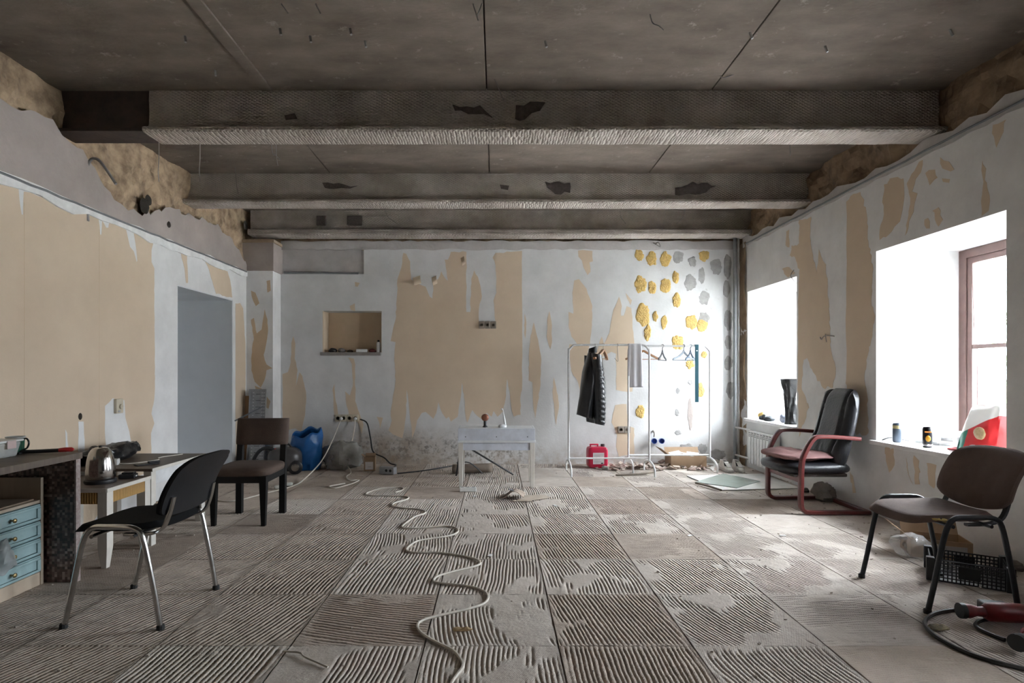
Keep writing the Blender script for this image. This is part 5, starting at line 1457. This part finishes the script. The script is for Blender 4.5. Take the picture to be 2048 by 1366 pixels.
for i, (px, py) in enumerate([(556, 979), (578, 973)]):
    p = F(px, py)
    o = MB().blob((0, 0, 0.022), (0.04, 0.02, 0.02), e=0.6, n=14).build('plug', plug, loc=(p.x, p.y, 0.004), rotz=0.4, smooth=True)
    tag(o, ['pale cable plug, the left of two joined behind the brown chair', 'pale cable coupling, the right of two behind the brown chair'][i], 'plug')
sock = mat('ivory_socket', (0.62, 0.55, 0.42), 0.45, scale=12)
def wall_socket(label, c, n, m, w=0.075, h=0.085):
    t = thing('wall_socket', label, 'socket', c)
    for i in range(n):
        x = (i - (n - 1) / 2) * w
        f = MB().box(x - w / 2 + 0.001, x + w / 2 - 0.001, -0.022, 0.0, -h / 2, h / 2).build('socket_plate', m, t, bevel=0.006)
        MB().lathe([(0.024, 0.0), (0.024, 0.003), (0.019, 0.003), (0.018, -0.008), (0, -0.008)], 18, T(x, -0.022, 0, 0, math.pi / 2)).build('socket_well', mat('socket_shadow_plastic', (0.20, 0.17, 0.13), 0.6), f)
    return t
wall_socket('row of ivory wall sockets with plugged cables above the clear sack', PB(694, 836), 4, sock, 0.078, 0.095)
for i, (s, lb2) in enumerate(((s1, 'left ivory plug in the row of wall sockets'), (s2, 'right white plug in the row of wall sockets'))):
    o = MB().lathe([(0, 0), (0.019, 0), (0.021, 0.02), (0.014, 0.038), (0, 0.04)], 14, T(0, 0, 0, 0, math.pi / 2)).build('cable_plug', mat('white_plastic', (0.74, 0.74, 0.72)), loc=(s.x, YB - 0.024, s.z), smooth=True)
    tag(o, lb2, 'plug')
wall_socket('grey triple wall socket high on the wallpaper', PB(975, 650), 3, mat('grey_socket', (0.26, 0.22, 0.18), 0.5), 0.078, 0.10)
wall_socket('grey double wall socket left of the rear rack upright', PB(1248, 859), 2, mat('grey_beige_socket', (0.34, 0.30, 0.26), 0.5), 0.085, 0.09)
p = PL(234, 812)
t = thing('thermostat', 'ivory thermostat with dial on the left wall', 'thermostat', (XL, p.y, p.z))
MB().box(0.0, 0.028, -0.045, 0.045, -0.062, 0.062).build('case', sock, t, bevel=0.006)
MB().lathe([(0.022, 0), (0.020, 0.012), (0, 0.012)], 20, T(0.028, 0.006, -0.005, 0, 0, math.pi / 2)).build('dial', sock, t, smooth=True)
MB().box(0.028, 0.030, -0.028, 0.0, -0.052, -0.036).build('switch', mat('grey_plastic', (0.40, 0.40, 0.41)), t)
# blue junction boxes hanging from the back wall
p = PB(1306, 866)
t = thing('junction_cups', 'blue socket cups dangling on wires from the back wall', 'socket', (p.x, YB, p.z))
MB().tube(smooth_path([(0, 0.0, 0.03), (0.01, -0.04, 0.0), (0.0, -0.05, -0.05)], 4), 0.012, 6).build('wire_bundle', wirem, t)
bluem = mat('blue_plastic', (0.02, 0.07, 0.33), 0.4)
for x in (-0.02, 0.08):
    MB().lathe([(0.0, 0.0), (0.034, 0.0), (0.036, 0.04), (0.031, 0.04), (0.028, 0.006), (0, 0.006)], 18, T(x + 0.02, -0.035, -0.10, 0, math.pi / 2)).build('cup', bluem, t, smooth=True)
p = PB(1310, 490)
o = MB().tube(smooth_path([(0, 0, 0), (0.03, -0.05, 0.03), (0.06, -0.04, -0.03), (0.02, -0.06, -0.02), (-0.03, -0.04, 0.02)], 5), 0.006, 6).build('wire_tuft', wirem, loc=(p.x, YB, p.z))
tag(o, 'tuft of wires sticking out at the top of the back wall', 'wire')
# conduit loop on the left wall
y0 = PL(175, 440).y
def LQ(px, py, x):
    y = 5.0 if False else y0
    return Vector((-(VX - px) / FPX * y, y, HZ - (py - VY) / FPX * y))
o = MB().tube(smooth_path([LQ(176, 442, 0), LQ(173, 400, 0), LQ(172, 350, 0), LQ(178, 325, 0), LQ(188, 317, 0), LQ(203, 326, 0), LQ(232, 368, 0)], 6), 0.011, 8).build('conduit', mat('grey_conduit', (0.33, 0.32, 0.31), 0.6), smooth=True)
tag(o, 'thick grey conduit bent into a hook on the left wall', 'conduit')
o = MB().tube(smooth_path([LQ(168, 440, 0), LQ(163, 400, 0), LQ(157, 350, 0), LQ(147, 310, 0)], 5), 0.008, 8).build('conduit', MATS['grey_conduit'], smooth=True)
tag(o, 'straight grey conduit beside the bent one on the left wall', 'conduit')
# crossed wires on the right wall
p = PL(1655, 674, XR)
o = MB().tube(smooth_path([(0, -0.12, 0.0), (-0.02, 0.0, 0.012), (-0.02, 0.06, -0.02), (0, 0.12, 0.005)], 4), 0.005, 5).tube([(-0.005, 0.0, -0.05), (-0.012, 0.01, 0.03)], 0.004, 5).build('wall_wire', wirem, loc=(XR - 0.005, p.y, p.z))
tag(o, 'short crossed wires sticking from the right wall between the windows', 'wire')
o = MB().tube(smooth_path([(0, 0, 0.06), (-0.03, 0.01, 0.0), (0.0, 0.0, -0.06), (0.08, 0.05, -0.10)], 5), 0.004, 5).build('wall_wire', wirem, loc=(XR - 0.004, 6.30, 2.30))
tag(o, 'thin wire looping at the top corner of the far window', 'wire')

# ================================================================== pipes and radiator
grey_pipe = mat('grey_pipe_paint', (0.24, 0.25, 0.26), 0.5, scale=14)
t = thing('riser_pipe', 'tall grey heating riser in the far right corner', 'pipe', (3.17, 7.60, 0))
MB().tube([(0, 0, 0.004), (0, 0, ZC - 0.01)], 0.024, 12).build('riser', grey_pipe, t, smooth=True)
MB().tube([(0.055, 0.02, 0.004), (0.055, 0.02, ZC - 0.01)], 0.012, 10).build('thin_riser', mat('pale_pipe_paint', (0.55, 0.55, 0.54), 0.5), t, smooth=True)
for z in (0.505, 0.14):
    MB().tube([(0, 0, z), (0.02, -0.42, z)], 0.013, 8).build('branch', mat('pale_pipe_paint', (0.55, 0.55, 0.54)), t, smooth=True)
radm = mat('white_radiator', (0.74, 0.74, 0.73), 0.4, scale=12)
t = thing('radiator', 'white sectional radiator under the far window', 'radiator', (3.20, 6.55, 0))
sec = None
for k in range(8):
    if sec is None:
        sec = MB().box(-0.04, 0.045, 0, 0.072, 0.09, 0.50).box(-0.048, -0.04, 0.004, 0.068, 0.10, 0.47).build('section', radm, t, bevel=0.006)
        for z in (0.475, 0.455, 0.435):
            MB().box(-0.0485, -0.046, 0.014, 0.058, z, z + 0.010).build('fin_slot', mat('radiator_slot', (0.20, 0.20, 0.20), 0.6), sec)
    else:
        o = sec.copy(); COL.objects.link(o); o.parent = t; o.location = (0, 0.078 * k, 0)
        for ch in [c for c in sec.children]:
            g = ch.copy(); COL.objects.link(g); g.parent = o
MB().tube([(-0.0, 0.62, 0.475), (0, 0.68, 0.475)], 0.018, 10).build('valve', radm, t, smooth=True)

# ================================================================== things on the window sills
SZ = 0.6455
p = (3.48, 4.66, SZ)
def can(label, loc, m1, m2, emblem=False, kink=0):
    t = thing('drink_can', label, 'can', loc, 0.5)
    MB().lathe([(0, 0.004), (0.026, 0.0), (0.033, 0.010), (0.033, 0.145), (0.028, 0.157), (0.027, 0.160), (0.024, 0.156), (0, 0.156)], 24).build('can_body', m1, t, smooth=True)
    MB().lathe([(0.0333, 0.012), (0.0336, 0.03)] if emblem else [(0.0333, 0.115), (0.0336, 0.142)], 24).build('can_band', m2, t, smooth=True)
    if emblem:
        MB().blob((-0.0285, -0.017, 0.072), (0.010, 0.019, 0.024), n=14, M=None).build('emblem', mat('yellow_orange_print', (0.75, 0.36, 0.03), 0.4), t, smooth=True)
        MB().box(-0.006, 0.006, -0.022, 0.022, 0.118, 0.128, T(-0.0285, -0.0175, 0, 0.55)).build('lettering', mat('orange_print', (0.62, 0.22, 0.03), 0.4), t, bevel=0.003)
    return t
can('dark blue grey drink can with gold top on the near sill', (3.36, 4.80, SZ), mat('blue_grey_can', (0.07, 0.09, 0.12), 0.3, 0.4), mat('gold_can', (0.50, 0.42, 0.22), 0.3, 0.6))
can('black drink can with orange round emblem on the near sill', (3.36, 4.46, SZ), mat('black_can', (0.012, 0.012, 0.015), 0.3, 0.3), mat('silver_can', (0.6, 0.6, 0.62), 0.25, 0.9), True)
for i, (x, y, rz, w, d, h, m, lb2) in enumerate([(3.60, 4.70, 0.2, 0.16, 0.22, 0.02, mat('white_paper', (0.74, 0.74, 0.73)), 'white book at the bottom of the pile on the near sill'), (3.60, 4.66, -0.1, 0.15, 0.21, 0.018, mat('grey_cover', (0.42, 0.43, 0.45), 0.6), 'dark grey book on the pile on the near sill'), (3.66, 4.55, 0.4, 0.12, 0.17, 0.025, mat('printed_cover', (0.52, 0.47, 0.42), 0.6, col2=(0.25, 0.24, 0.23), scale=25), 'printed booklet on top of the pile on the near sill')]):
    t = thing('book', lb2, 'book', (x, y, SZ + [0, 0.0205, 0.039][i]), rz)
    MB().box(-w / 2, w / 2, -d / 2, d / 2, 0, 0.003).box(-w / 2, w / 2, -d / 2, d / 2, h - 0.003, h).box(w / 2 - 0.003, w / 2, -d / 2, d / 2, 0.003, h - 0.003).build('cover', m, t)
    MB().box(-w / 2 + 0.003, w / 2 - 0.003, -d / 2 + 0.003, d / 2 - 0.003, 0.003, h - 0.003).build('pages', mat('white_paper', (0.74, 0.74, 0.73)), t)
o = MB().blob((0, 0, 0.075), (0.10, 0.10, 0.08), n=28, nz=0.05, nscale=9, seed=11, zflat=0).build('plastic_bag', mat('white_thin_plastic', (0.78, 0.78, 0.78), 0.35, alpha=0.85), loc=(3.56, 4.34, SZ + 0.001), smooth=True)
tag(o, 'crumpled white plastic bag on the near sill', 'bag')
o = MB().blob((0, 0, 0.012), (0.05, 0.03, 0.014), n=16, nz=0.012, nscale=18, zflat=0).build('red_pouch', redp, loc=(3.42, 4.27, SZ + 0.001), smooth=True)
tag(o, 'small red plastic pouch beside the carrier bag on the sill', 'pouch')
# food bag: green, red and white
t = thing('carrier_bag', 'red, green and white printed carrier bag standing on the near sill', 'bag', (3.50, 4.11, SZ), 0.0)
def fb(u, v):
    a = 2 * math.pi * u
    sg = lambda x, p: math.copysign(abs(x) ** p, x)
    w = 0.16 - 0.03 * v ** 2
    d = 0.10 * (1 - 0.55 * v ** 1.5)
    n_ = 0.012 * mnoise.fractal(Vector((math.cos(a) * 2, math.sin(a) * 2, v * 3)), 1, 2, 3)
    return (d * sg(math.sin(a), 0.5) + n_ + 0.03 * v, w * sg(math.cos(a), 0.5) + n_ - 0.015 * v, 0.003 + 0.33 * v + 0.02 * v * math.sin(2 * a) + n_ * v)
fbm = mat('carrier_bag_print', (0.5, 0.03, 0.04), 0.4, scale=8)
def bagprint(m):
    n, l = m.node_tree.nodes, m.node_tree.links
    b = n['Principled BSDF']
    tc = n.new('ShaderNodeTexCoord'); sp = n.new('ShaderNodeSeparateXYZ')
    l.new(tc.outputs['Object'], sp.inputs[0])
    def step(sock, t0, t1):
        r = n.new('ShaderNodeMapRange'); r.inputs['From Min'].default_value = t0; r.inputs['From Max'].default_value = t1
        l.new(sock, r.inputs['Value']); return r.outputs['Result']
    def mix(f, a, c):
        mx = n.new('ShaderNodeMix'); mx.data_type = 'RGBA'
        l.new(f, mx.inputs[0])
        if isinstance(a, tuple): mx.inputs[6].default_value = (*a, 1)
        else: l.new(a, mx.inputs[6])
        mx.inputs[7].default_value = (*c, 1)
        return mx.outputs[2]
    col = mix(step(sp.outputs['Y'], 0.055, 0.058), (0.62, 0.03, 0.035), (0.03, 0.22, 0.16))      # green end, red middle
    ad = n.new('ShaderNodeMath'); ad.operation = 'MULTIPLY_ADD'; ad.inputs[1].default_value = 0.55
    l.new(sp.outputs['Y'], ad.inputs[0]); l.new(sp.outputs['Z'], ad.inputs[2])
    col = mix(step(ad.outputs[0], 0.20, 0.205), col, (0.78, 0.76, 0.73))                            # white upper part
    l.new(col, b.inputs['Base Color'])
bagprint(fbm)
MB().grid(fb, 40, 14).build('bag_body', fbm, t, smooth=True, solid=0.002)
MB().blob((-0.088, -0.07, 0.155), (0.012, 0.05, 0.045), n=16, nz=0.004, nscale=30).build('food_print', mat('beige_food_print', (0.60, 0.45, 0.28), 0.5, col2=(0.42, 0.30, 0.14), scale=40), t, smooth=True)
MB().blob((-0.096, -0.035, 0.045), (0.010, 0.055, 0.024), n=16).build('plate_print', mat('white_print', (0.7, 0.7, 0.7)), t, smooth=True)
MB().box(-0.02, 0.02, -0.05, 0.02, 0, 0.004, T(0.01, -0.085, 0.292, 0.3, 0.6, 0.2)).build('tag', mat('grey_green_tag', (0.20, 0.23, 0.19), 0.6), t)
o = MB().box(-0.05, 0.05, -0.06, 0.06, 0, 0.075).build('green_packet', mat('green_packet', (0.02, 0.36, 0.10), 0.4, col2=(0.5, 0.6, 0.5), scale=18, contrast=(0.3, 0.4)), bevel=0.01, loc=(3.55, 3.80, SZ + 0.001), rotz=0.2)
tag(o, 'bright green packet at the right end of the near sill', 'packet')
cable('sill_cable', [(3.33, 4.93, SZ + 0.005), (3.30, 4.88, SZ + 0.012), (3.36, 4.87, SZ + 0.03), (3.5, 4.86, SZ + 0.006)], 0.006, blackp, 'short black cable at the left end of the near sill')
# far sill
SF = 0.6355
o = MB()
def sack(u, v):
    a = 2 * math.pi * u
    r = 0.085 + 0.03 * v - 0.03 * math.sin(v * 3.1)
    d = 0.02 * mnoise.fractal(Vector((math.cos(a) * 2, math.sin(a) * 2, v * 3)), 1, 2, 3)
    return ((r + d) * math.cos(a), (r * 1.0 + d) * math.sin(a) + 0.05 * v, 0.52 * v)
o.grid(sack, 26, 20)
o = o.build('plastic_sack', bagm, loc=(3.42, 6.60, SF), smooth=True, solid=0.002)
tag(o, 'tall black plastic sack standing on the far sill', 'bag')
for i, (x, y, r, m, lb2, nm) in enumerate([(3.36, 7.20, (0.05, 0.10, 0.035), mat('dark_glove', (0.04, 0.045, 0.05), 0.8), 'dark work glove on the far sill, left one', 'work_glove'), (3.36, 7.02, (0.05, 0.09, 0.04), mat('dark_glove', (0.04, 0.045, 0.05)), 'dark work glove on the far sill, beside the blue rag', 'work_glove'), (3.42, 7.36, (0.04, 0.05, 0.06), mat('ochre_cloth', (0.50, 0.33, 0.10), 0.8), 'ochre cloth lump at the far end of the far sill', 'cloth_lump'), (3.42, 6.80, (0.05, 0.06, 0.07), mat('blue_rag', (0.10, 0.12, 0.22), 0.8, col2=(0.3, 0.32, 0.36), scale=14), 'blue and white rag beside the black sack on the far sill', 'rag')]):
    o = MB().blob((0, 0, r[2] * 0.6), r, n=18, nz=0.03, nscale=12, seed=i + 60, zflat=0).build(nm, m, loc=(x, y, SF + 0.001), smooth=True)
    tag(o, lb2, 'glove' if nm == 'work_glove' else 'cloth')

# ================================================================== far left corner: rails, plank, vacuum cleaner, sacks
zincp = mat('perforated_zinc', (0.40, 0.40, 0.41), 0.45, 0.6, scale=20)
for i in range(2):
    t = thing('cable_tray', ['perforated metal cable tray leaning in the corner, front one', 'perforated metal cable tray leaning behind the front one'][i], 'cable tray', (-3.03 - 0.05 * i, 7.20 + 0.1 * i, 0.003), 0.06)
    tilt = Matrix.Rotation(-0.10, 4, 'X')
    H_ = 1.02 if i == 0 else 0.99
    tr0 = MB().box(-0.10, 0.10, -0.004, 0.0, 0, H_, tilt).box(-0.104, -0.10, -0.035, 0.0, 0, H_, tilt).box(0.10, 0.104, -0.035, 0.0, 0, H_, tilt).build('tray', zincp, t)
    if i == 0:
        h0 = None
        for k in range(24):
            for x in (-0.06, 0.05, 0.075):
                if h0 is None:
                    h0 = MB().box(-0.009, 0.009, -0.0055, -0.0035, -0.004, 0.004).build('slot', mat('slot_light', (0.75, 0.76, 0.77), 0.5), tr0)
                    ob = h0
                else:
                    ob = h0.copy(); COL.objects.link(ob); ob.parent = tr0
                v = tilt @ Vector((x, 0, 0.03 + k * 0.041))
                ob.location = v
                ob.rotation_euler = (-0.10, 0, 0)
        for k in range(12):
            MB().box(-0.03, 0.03, -0.0058, -0.0035, 0.05 + k * 0.082, 0.056 + k * 0.082, tilt).build('rib', blackp, tr0)
o = MB().box(-0.04, 0.04, -0.011, 0.011, 0, 0.93, Matrix.Rotation(-0.06, 4, 'X')).build('plank', mat('brown_board', (0.30, 0.17, 0.085), 0.7, col2=(0.22, 0.12, 0.06), scale=4, stretch=(8, 8, 1)), bevel=0.002, loc=(-3.18, 7.28, 0.003))
tag(o, 'brown wooden plank leaning beside the doorway', 'plank')
o = MB().box(-0.008, 0.008, -0.006, 0.006, -0.2, 0.2, T(-3.07, 7.10, 0.72, 0, 0.0, 1.1)).build('metal_bracket', mat('dark_zinc', (0.25, 0.26, 0.27)))
tag(o, 'dark metal strip stuck across the cable trays', 'bracket')
t = thing('vacuum_cleaner', 'dark grey vacuum cleaner with hose behind the brown chair', 'vacuum cleaner', (-2.58, 6.98, 0.003), 0.25)
vac = mat('dark_grey_plastic', (0.07, 0.065, 0.065), 0.35)
MB().blob((0, 0, 0.17), (0.20, 0.16, 0.15), e=0.7, n=28, zflat=0.03).build('body', vac, t, smooth=True)
for y in (-0.13, 0.13):
    MB().lathe([(0, -0.025), (0.07, -0.025), (0.085, -0.015), (0.085, 0.015), (0.07, 0.025), (0, 0.025)], 20, T(0.13, y, 0.086, 0, math.pi / 2)).build('wheel', blackp, t, smooth=True)
    MB().lathe([(0, 0), (0.05, 0.0), (0.045, 0.008), (0, 0.012)], 16, T(0.13, y + (-0.026 if y < 0 else 0.026), 0.086, 0, math.pi / 2 if y < 0 else -math.pi / 2)).build('hub_cap', steel, t, smooth=True)
MB().tube(smooth_path([(-0.35, -0.02, 0.04), (-0.36, -0.03, 0.15), (-0.30, -0.03, 0.27), (-0.20, -0.05, 0.32), (-0.10, -0.05, 0.28)], 6), 0.021, 10).build('hose', blackp, t, smooth=True)
MB().tube([(-0.12, -0.05, 0.292), (-0.07, -0.05, 0.262)], 0.028, 12).build('hose_collar', redp, t, smooth=True)
MB().tube(smooth_path([(-0.05, 0.0, 0.30), (0.02, 0, 0.36), (0.09, 0, 0.30)], 5), 0.010, 8).build('handle', blackp, t, smooth=True)
bluebag = mat('blue_bin_bag', (0.015, 0.12, 0.36), 0.3, scale=8, bump=0.5, bscale=18)
def bb(u, v):
    a = 2 * math.pi * u
    r = 0.17 + 0.03 * math.sin(v * 2.5) - 0.035 * max(0, v - 0.75) * 4 * 0.6
    d = 0.02 * mnoise.fractal(Vector((math.cos(a) * 2.2, math.sin(a) * 2.2, v * 2.5)), 1, 2, 3)
    z = 0.47 * v + (0.05 * math.cos(a - 1.0) + 0.02 * math.sin(5 * a)) * v
    return ((r + d) * math.cos(a), (r + d) * 0.85 * math.sin(a), z)
t = thing('rubbish_bag', 'open blue plastic rubbish bag at the back wall', 'bag', (-2.42, 7.28, 0.003))
MB().grid(bb, 30, 18).build('bag_wall', bluebag, t, smooth=True, solid=0.003)
MB().blob((0, 0, 0.16), (0.14, 0.12, 0.16), n=20, nz=0.04, nscale=8).build('dark_waste', mat('dark_waste', (0.03, 0.03, 0.03), 0.9), t, smooth=True)
clearbag = mat('clear_sack_film', (0.42, 0.41, 0.38), 0.22, col2=(0.30, 0.28, 0.25), alpha=0.75, scale=7, bump=0.7, bscale=20)
t = thing('clear_sack', 'translucent rubbish sack of debris under the wall sockets', 'bag', (-1.99, 7.34, 0.003))
MB().blob((0, 0, 0.15), (0.23, 0.19, 0.20), n=30, nz=0.10, nscale=6, seed=4, zflat=0).build('film', clearbag, t, smooth=True)
MB().blob((0.02, 0, 0.10), (0.17, 0.14, 0.13), n=18, nz=0.06, nscale=9, seed=6, zflat=0.004).build('debris', greyrag, t)
# things in the niche
NZ = 1.503
for i, (x, r, m, lb2, nm) in enumerate([(-2.22, (0.055, 0.05, 0.035), blackp, 'black lump at the left in the wall niche', 'tool_case'), (-2.10, (0.05, 0.05, 0.03), greyrag, 'grey crumpled lump in the wall niche', 'rag'), (-1.99, (0.04, 0.04, 0.02), mat('brown_lump', (0.12, 0.08, 0.05), 0.8), 'small brown lump in the wall niche', 'debris_lump'), (-1.68, (0.05, 0.04, 0.025), mat('dark_red_lump', (0.12, 0.02, 0.02), 0.6), 'dark red lump in the wall niche', 'debris_lump')]):
    o = MB().blob((0, 0, r[2] * 0.7), r, n=14, nz=0.012, nscale=20, seed=i + 70, zflat=0).build(nm, m, loc=(x, YB + 0.06, NZ), smooth=True)
    tag(o, lb2, 'lump')
power_strip('white power strip in the wall niche', (-1.82, YB + 0.03, NZ), 0.15, 3, 0.15, mat('white_plastic', (0.74, 0.74, 0.72)))
t = thing('spray_can', 'white spray can with black cap in the wall niche', 'can', (-1.60, YB + 0.05, NZ))
MB().lathe([(0, 0), (0.027, 0), (0.027, 0.125), (0.02, 0.14), (0, 0.14)], 18).build('can_body', mat('white_plastic', (0.74, 0.74, 0.72)), t, smooth=True)
MB().lathe([(0, 0.14), (0.016, 0.14), (0.014, 0.165), (0, 0.168)], 14).build('cap', blackp, t, smooth=True)

# ================================================================== right foreground: crate, clear bag, red power tools
def lattice(mb, p0, ax, az, w, h, nx, nz, bar, th, nrm):
    """grid of bars in a plane: real holes"""
    p0, ax, az, nrm = Vector(p0), Vector(ax), Vector(az), Vector(nrm)
    def bar_box(u0, u1, v0, v1):
        vs = []
        for d in (0, th):
            for (u, v) in ((u0, v0), (u1, v0), (u1, v1), (u0, v1)):
                vs.append(p0 + ax * u + az * v + nrm * d)
        mb.add(vs, [(0, 3, 2, 1), (4, 5, 6, 7), (0, 1, 5, 4), (1, 2, 6, 5), (2, 3, 7, 6), (3, 0, 4, 7)])
    for i in range(nx + 1):
        u = (w - bar) * i / nx
        bar_box(u, u + bar, 0, h)
    for j in range(nz + 1):
        v = (h - bar) * j / nz
        bar_box(0, w, v, v + bar)
crm = mat('black_crate_plastic', (0.014, 0.014, 0.016), 0.5)
t = thing('plastic_crate', 'low black perforated plastic crate behind the brown chair', 'crate', (2.57, 3.39, 0.003), -0.60)
L_, D_, H_ = 0.36, 0.26, 0.125
for nm, p0, ax, nr, w in (('front_side', (0, 0, 0), (1, 0, 0), (0, 1, 0), L_), ('rear_side', (0, D_ - 0.005, 0), (1, 0, 0), (0, 1, 0), L_), ('end_side', (0, 0, 0), (0, 1, 0), (1, 0, 0), D_), ('end_side', (L_ - 0.005, 0, 0), (0, 1, 0), (1, 0, 0), D_)):
    mb = MB()
    lattice(mb, p0, ax, (0, 0, 1), w, H_, int(w / 0.019), 6, 0.007, 0.005, nr)
    mb.build(nm, crm, t)
MB().box(0.0, L_, 0.0, D_, 0.0, 0.006).build('crate_floor', crm, t)
for x in (0, L_):
    for y in (0, D_):
        MB().box(x - 0.02, x + 0.02, y - 0.02, y + 0.02, 0, H_ + 0.012).build('corner_post', crm, t, bevel=0.004)
MB().box(0.13, 0.23, -0.003, 0.0, 0.03, 0.10).build('name_plate', crm, t)
MB().box(0.13, 0.23, D_, D_ + 0.003, 0.03, 0.10).build('name_plate', crm, t)
o = MB().blob((0, 0, 0.06), (0.13, 0.11, 0.07), n=26, nz=0.06, nscale=9, seed=9, zflat=0).build('clear_bag', mat('clear_film', (0.70, 0.70, 0.70), 0.15, alpha=0.35, bump=0.6, bscale=25), loc=(2.78, 3.78, 0.003), smooth=True)
tag(o, 'crumpled clear plastic bag on the floor behind the brown chair', 'bag')
o = MB().box(-0.06, 0.06, -0.04, 0.04, 0, 0.05).build('black_case', blackp, bevel=0.008, loc=(2.55, 2.93, 0.003), rotz=-0.25)
tag(o, 'small black case lying behind the red power tools', 'case')
redt = mat('red_tool_plastic', (0.19, 0.014, 0.016), 0.4, col2=(0.13, 0.010, 0.012), scale=9)
def power_tool(label, loc, rz, kind):
    t = thing('power_tool', label, 'power tool', loc, rz)
    Rx = Matrix.Rotation(math.pi / 2, 4, 'Y')
    MB().lathe([(0, -0.13), (0.030, -0.13), (0.044, -0.12), (0.047, -0.02), (0.043, 0.05), (0.03, 0.07), (0, 0.07)], 20, T(0, 0, 0.052) @ Rx).build('motor_housing', redt, t, smooth=True)
    MB().lathe([(0, 0.06), (0.026, 0.06), (0.022, 0.10), (0.028, 0.12), (0.034, 0.135), (0.034, 0.16), (0, 0.16)], 18, T(0, 0, 0.052) @ Rx).build('gear_neck', redt if kind == 0 else vac, t, smooth=True)
    MB().lathe([(0, 0.0), (0.037, 0.0), (0.037, 0.022), (0, 0.022)], 18, T(0.157, 0, 0.052) @ Rx).build('chuck', blackp, t, smooth=True)
    MB().tube(smooth_path([(-0.11, 0, 0.05), (-0.16, -0.01, 0.045), (-0.23, -0.02, 0.035)], 4), 0.028, 12).build('handle', redt, t, smooth=True)
    MB().lathe([(0, 0), (0.036, 0), (0.033, 0.05), (0, 0.05)], 16, T(-0.225, -0.02, 0.036) @ Matrix.Rotation(-math.pi / 2, 4, 'Y')).build('rear_cap', blackp, t, smooth=True)
    MB().box(-0.19, -0.12, -0.012, 0.012, 0.075, 0.084).build('switch', blackp, t, bevel=0.003)
    for k in range(4):
        MB().box(-0.10 + 0.016 * k, -0.093 + 0.016 * k, -0.0485, -0.040, 0.035, 0.07).build('vent_slot', blackp, t)
    return t
power_tool('red power tool lying further back at the right edge', (2.46, 2.80, 0.004), math.pi - 0.12, 0)
power_tool('red power tool with grey chuck nearest the right edge', (2.42, 2.56, 0.004), math.pi - 0.45 + 0.9, 1)
cable('tool_cable', floor_path([(1990, 1225), (1940, 1222), (1890, 1226), (1862, 1234), (1850, 1247), (1856, 1262), (1880, 1282), (1930, 1308), (1990, 1328), (2060, 1345)], 0.009), 0.010, mat('dark_rubber_cable', (0.05, 0.047, 0.044), 0.6), 'dark cable looping on the floor in front of the brown chair')
cable('tool_cable', floor_path([(2020, 1238), (1985, 1240), (1958, 1246), (1952, 1256), (1970, 1268), (2010, 1284)], 0.009), 0.010, MATS['dark_rubber_cable'], 'shorter dark cable loop between the two power tools')
p = F(1878, 1262)
o = MB().blob((0, 0, 0.012), (0.045, 0.022, 0.016), n=14, nz=0.012, nscale=25, seed=3, zflat=0).build('paper_wad', mat('yellowish_wad', (0.42, 0.36, 0.22), 0.8, col2=(0.1, 0.09, 0.07), scale=20), loc=(p.x, p.y, 0.003))
tag(o, 'yellowish crumpled wad beside the dark cable loop', 'scrap')
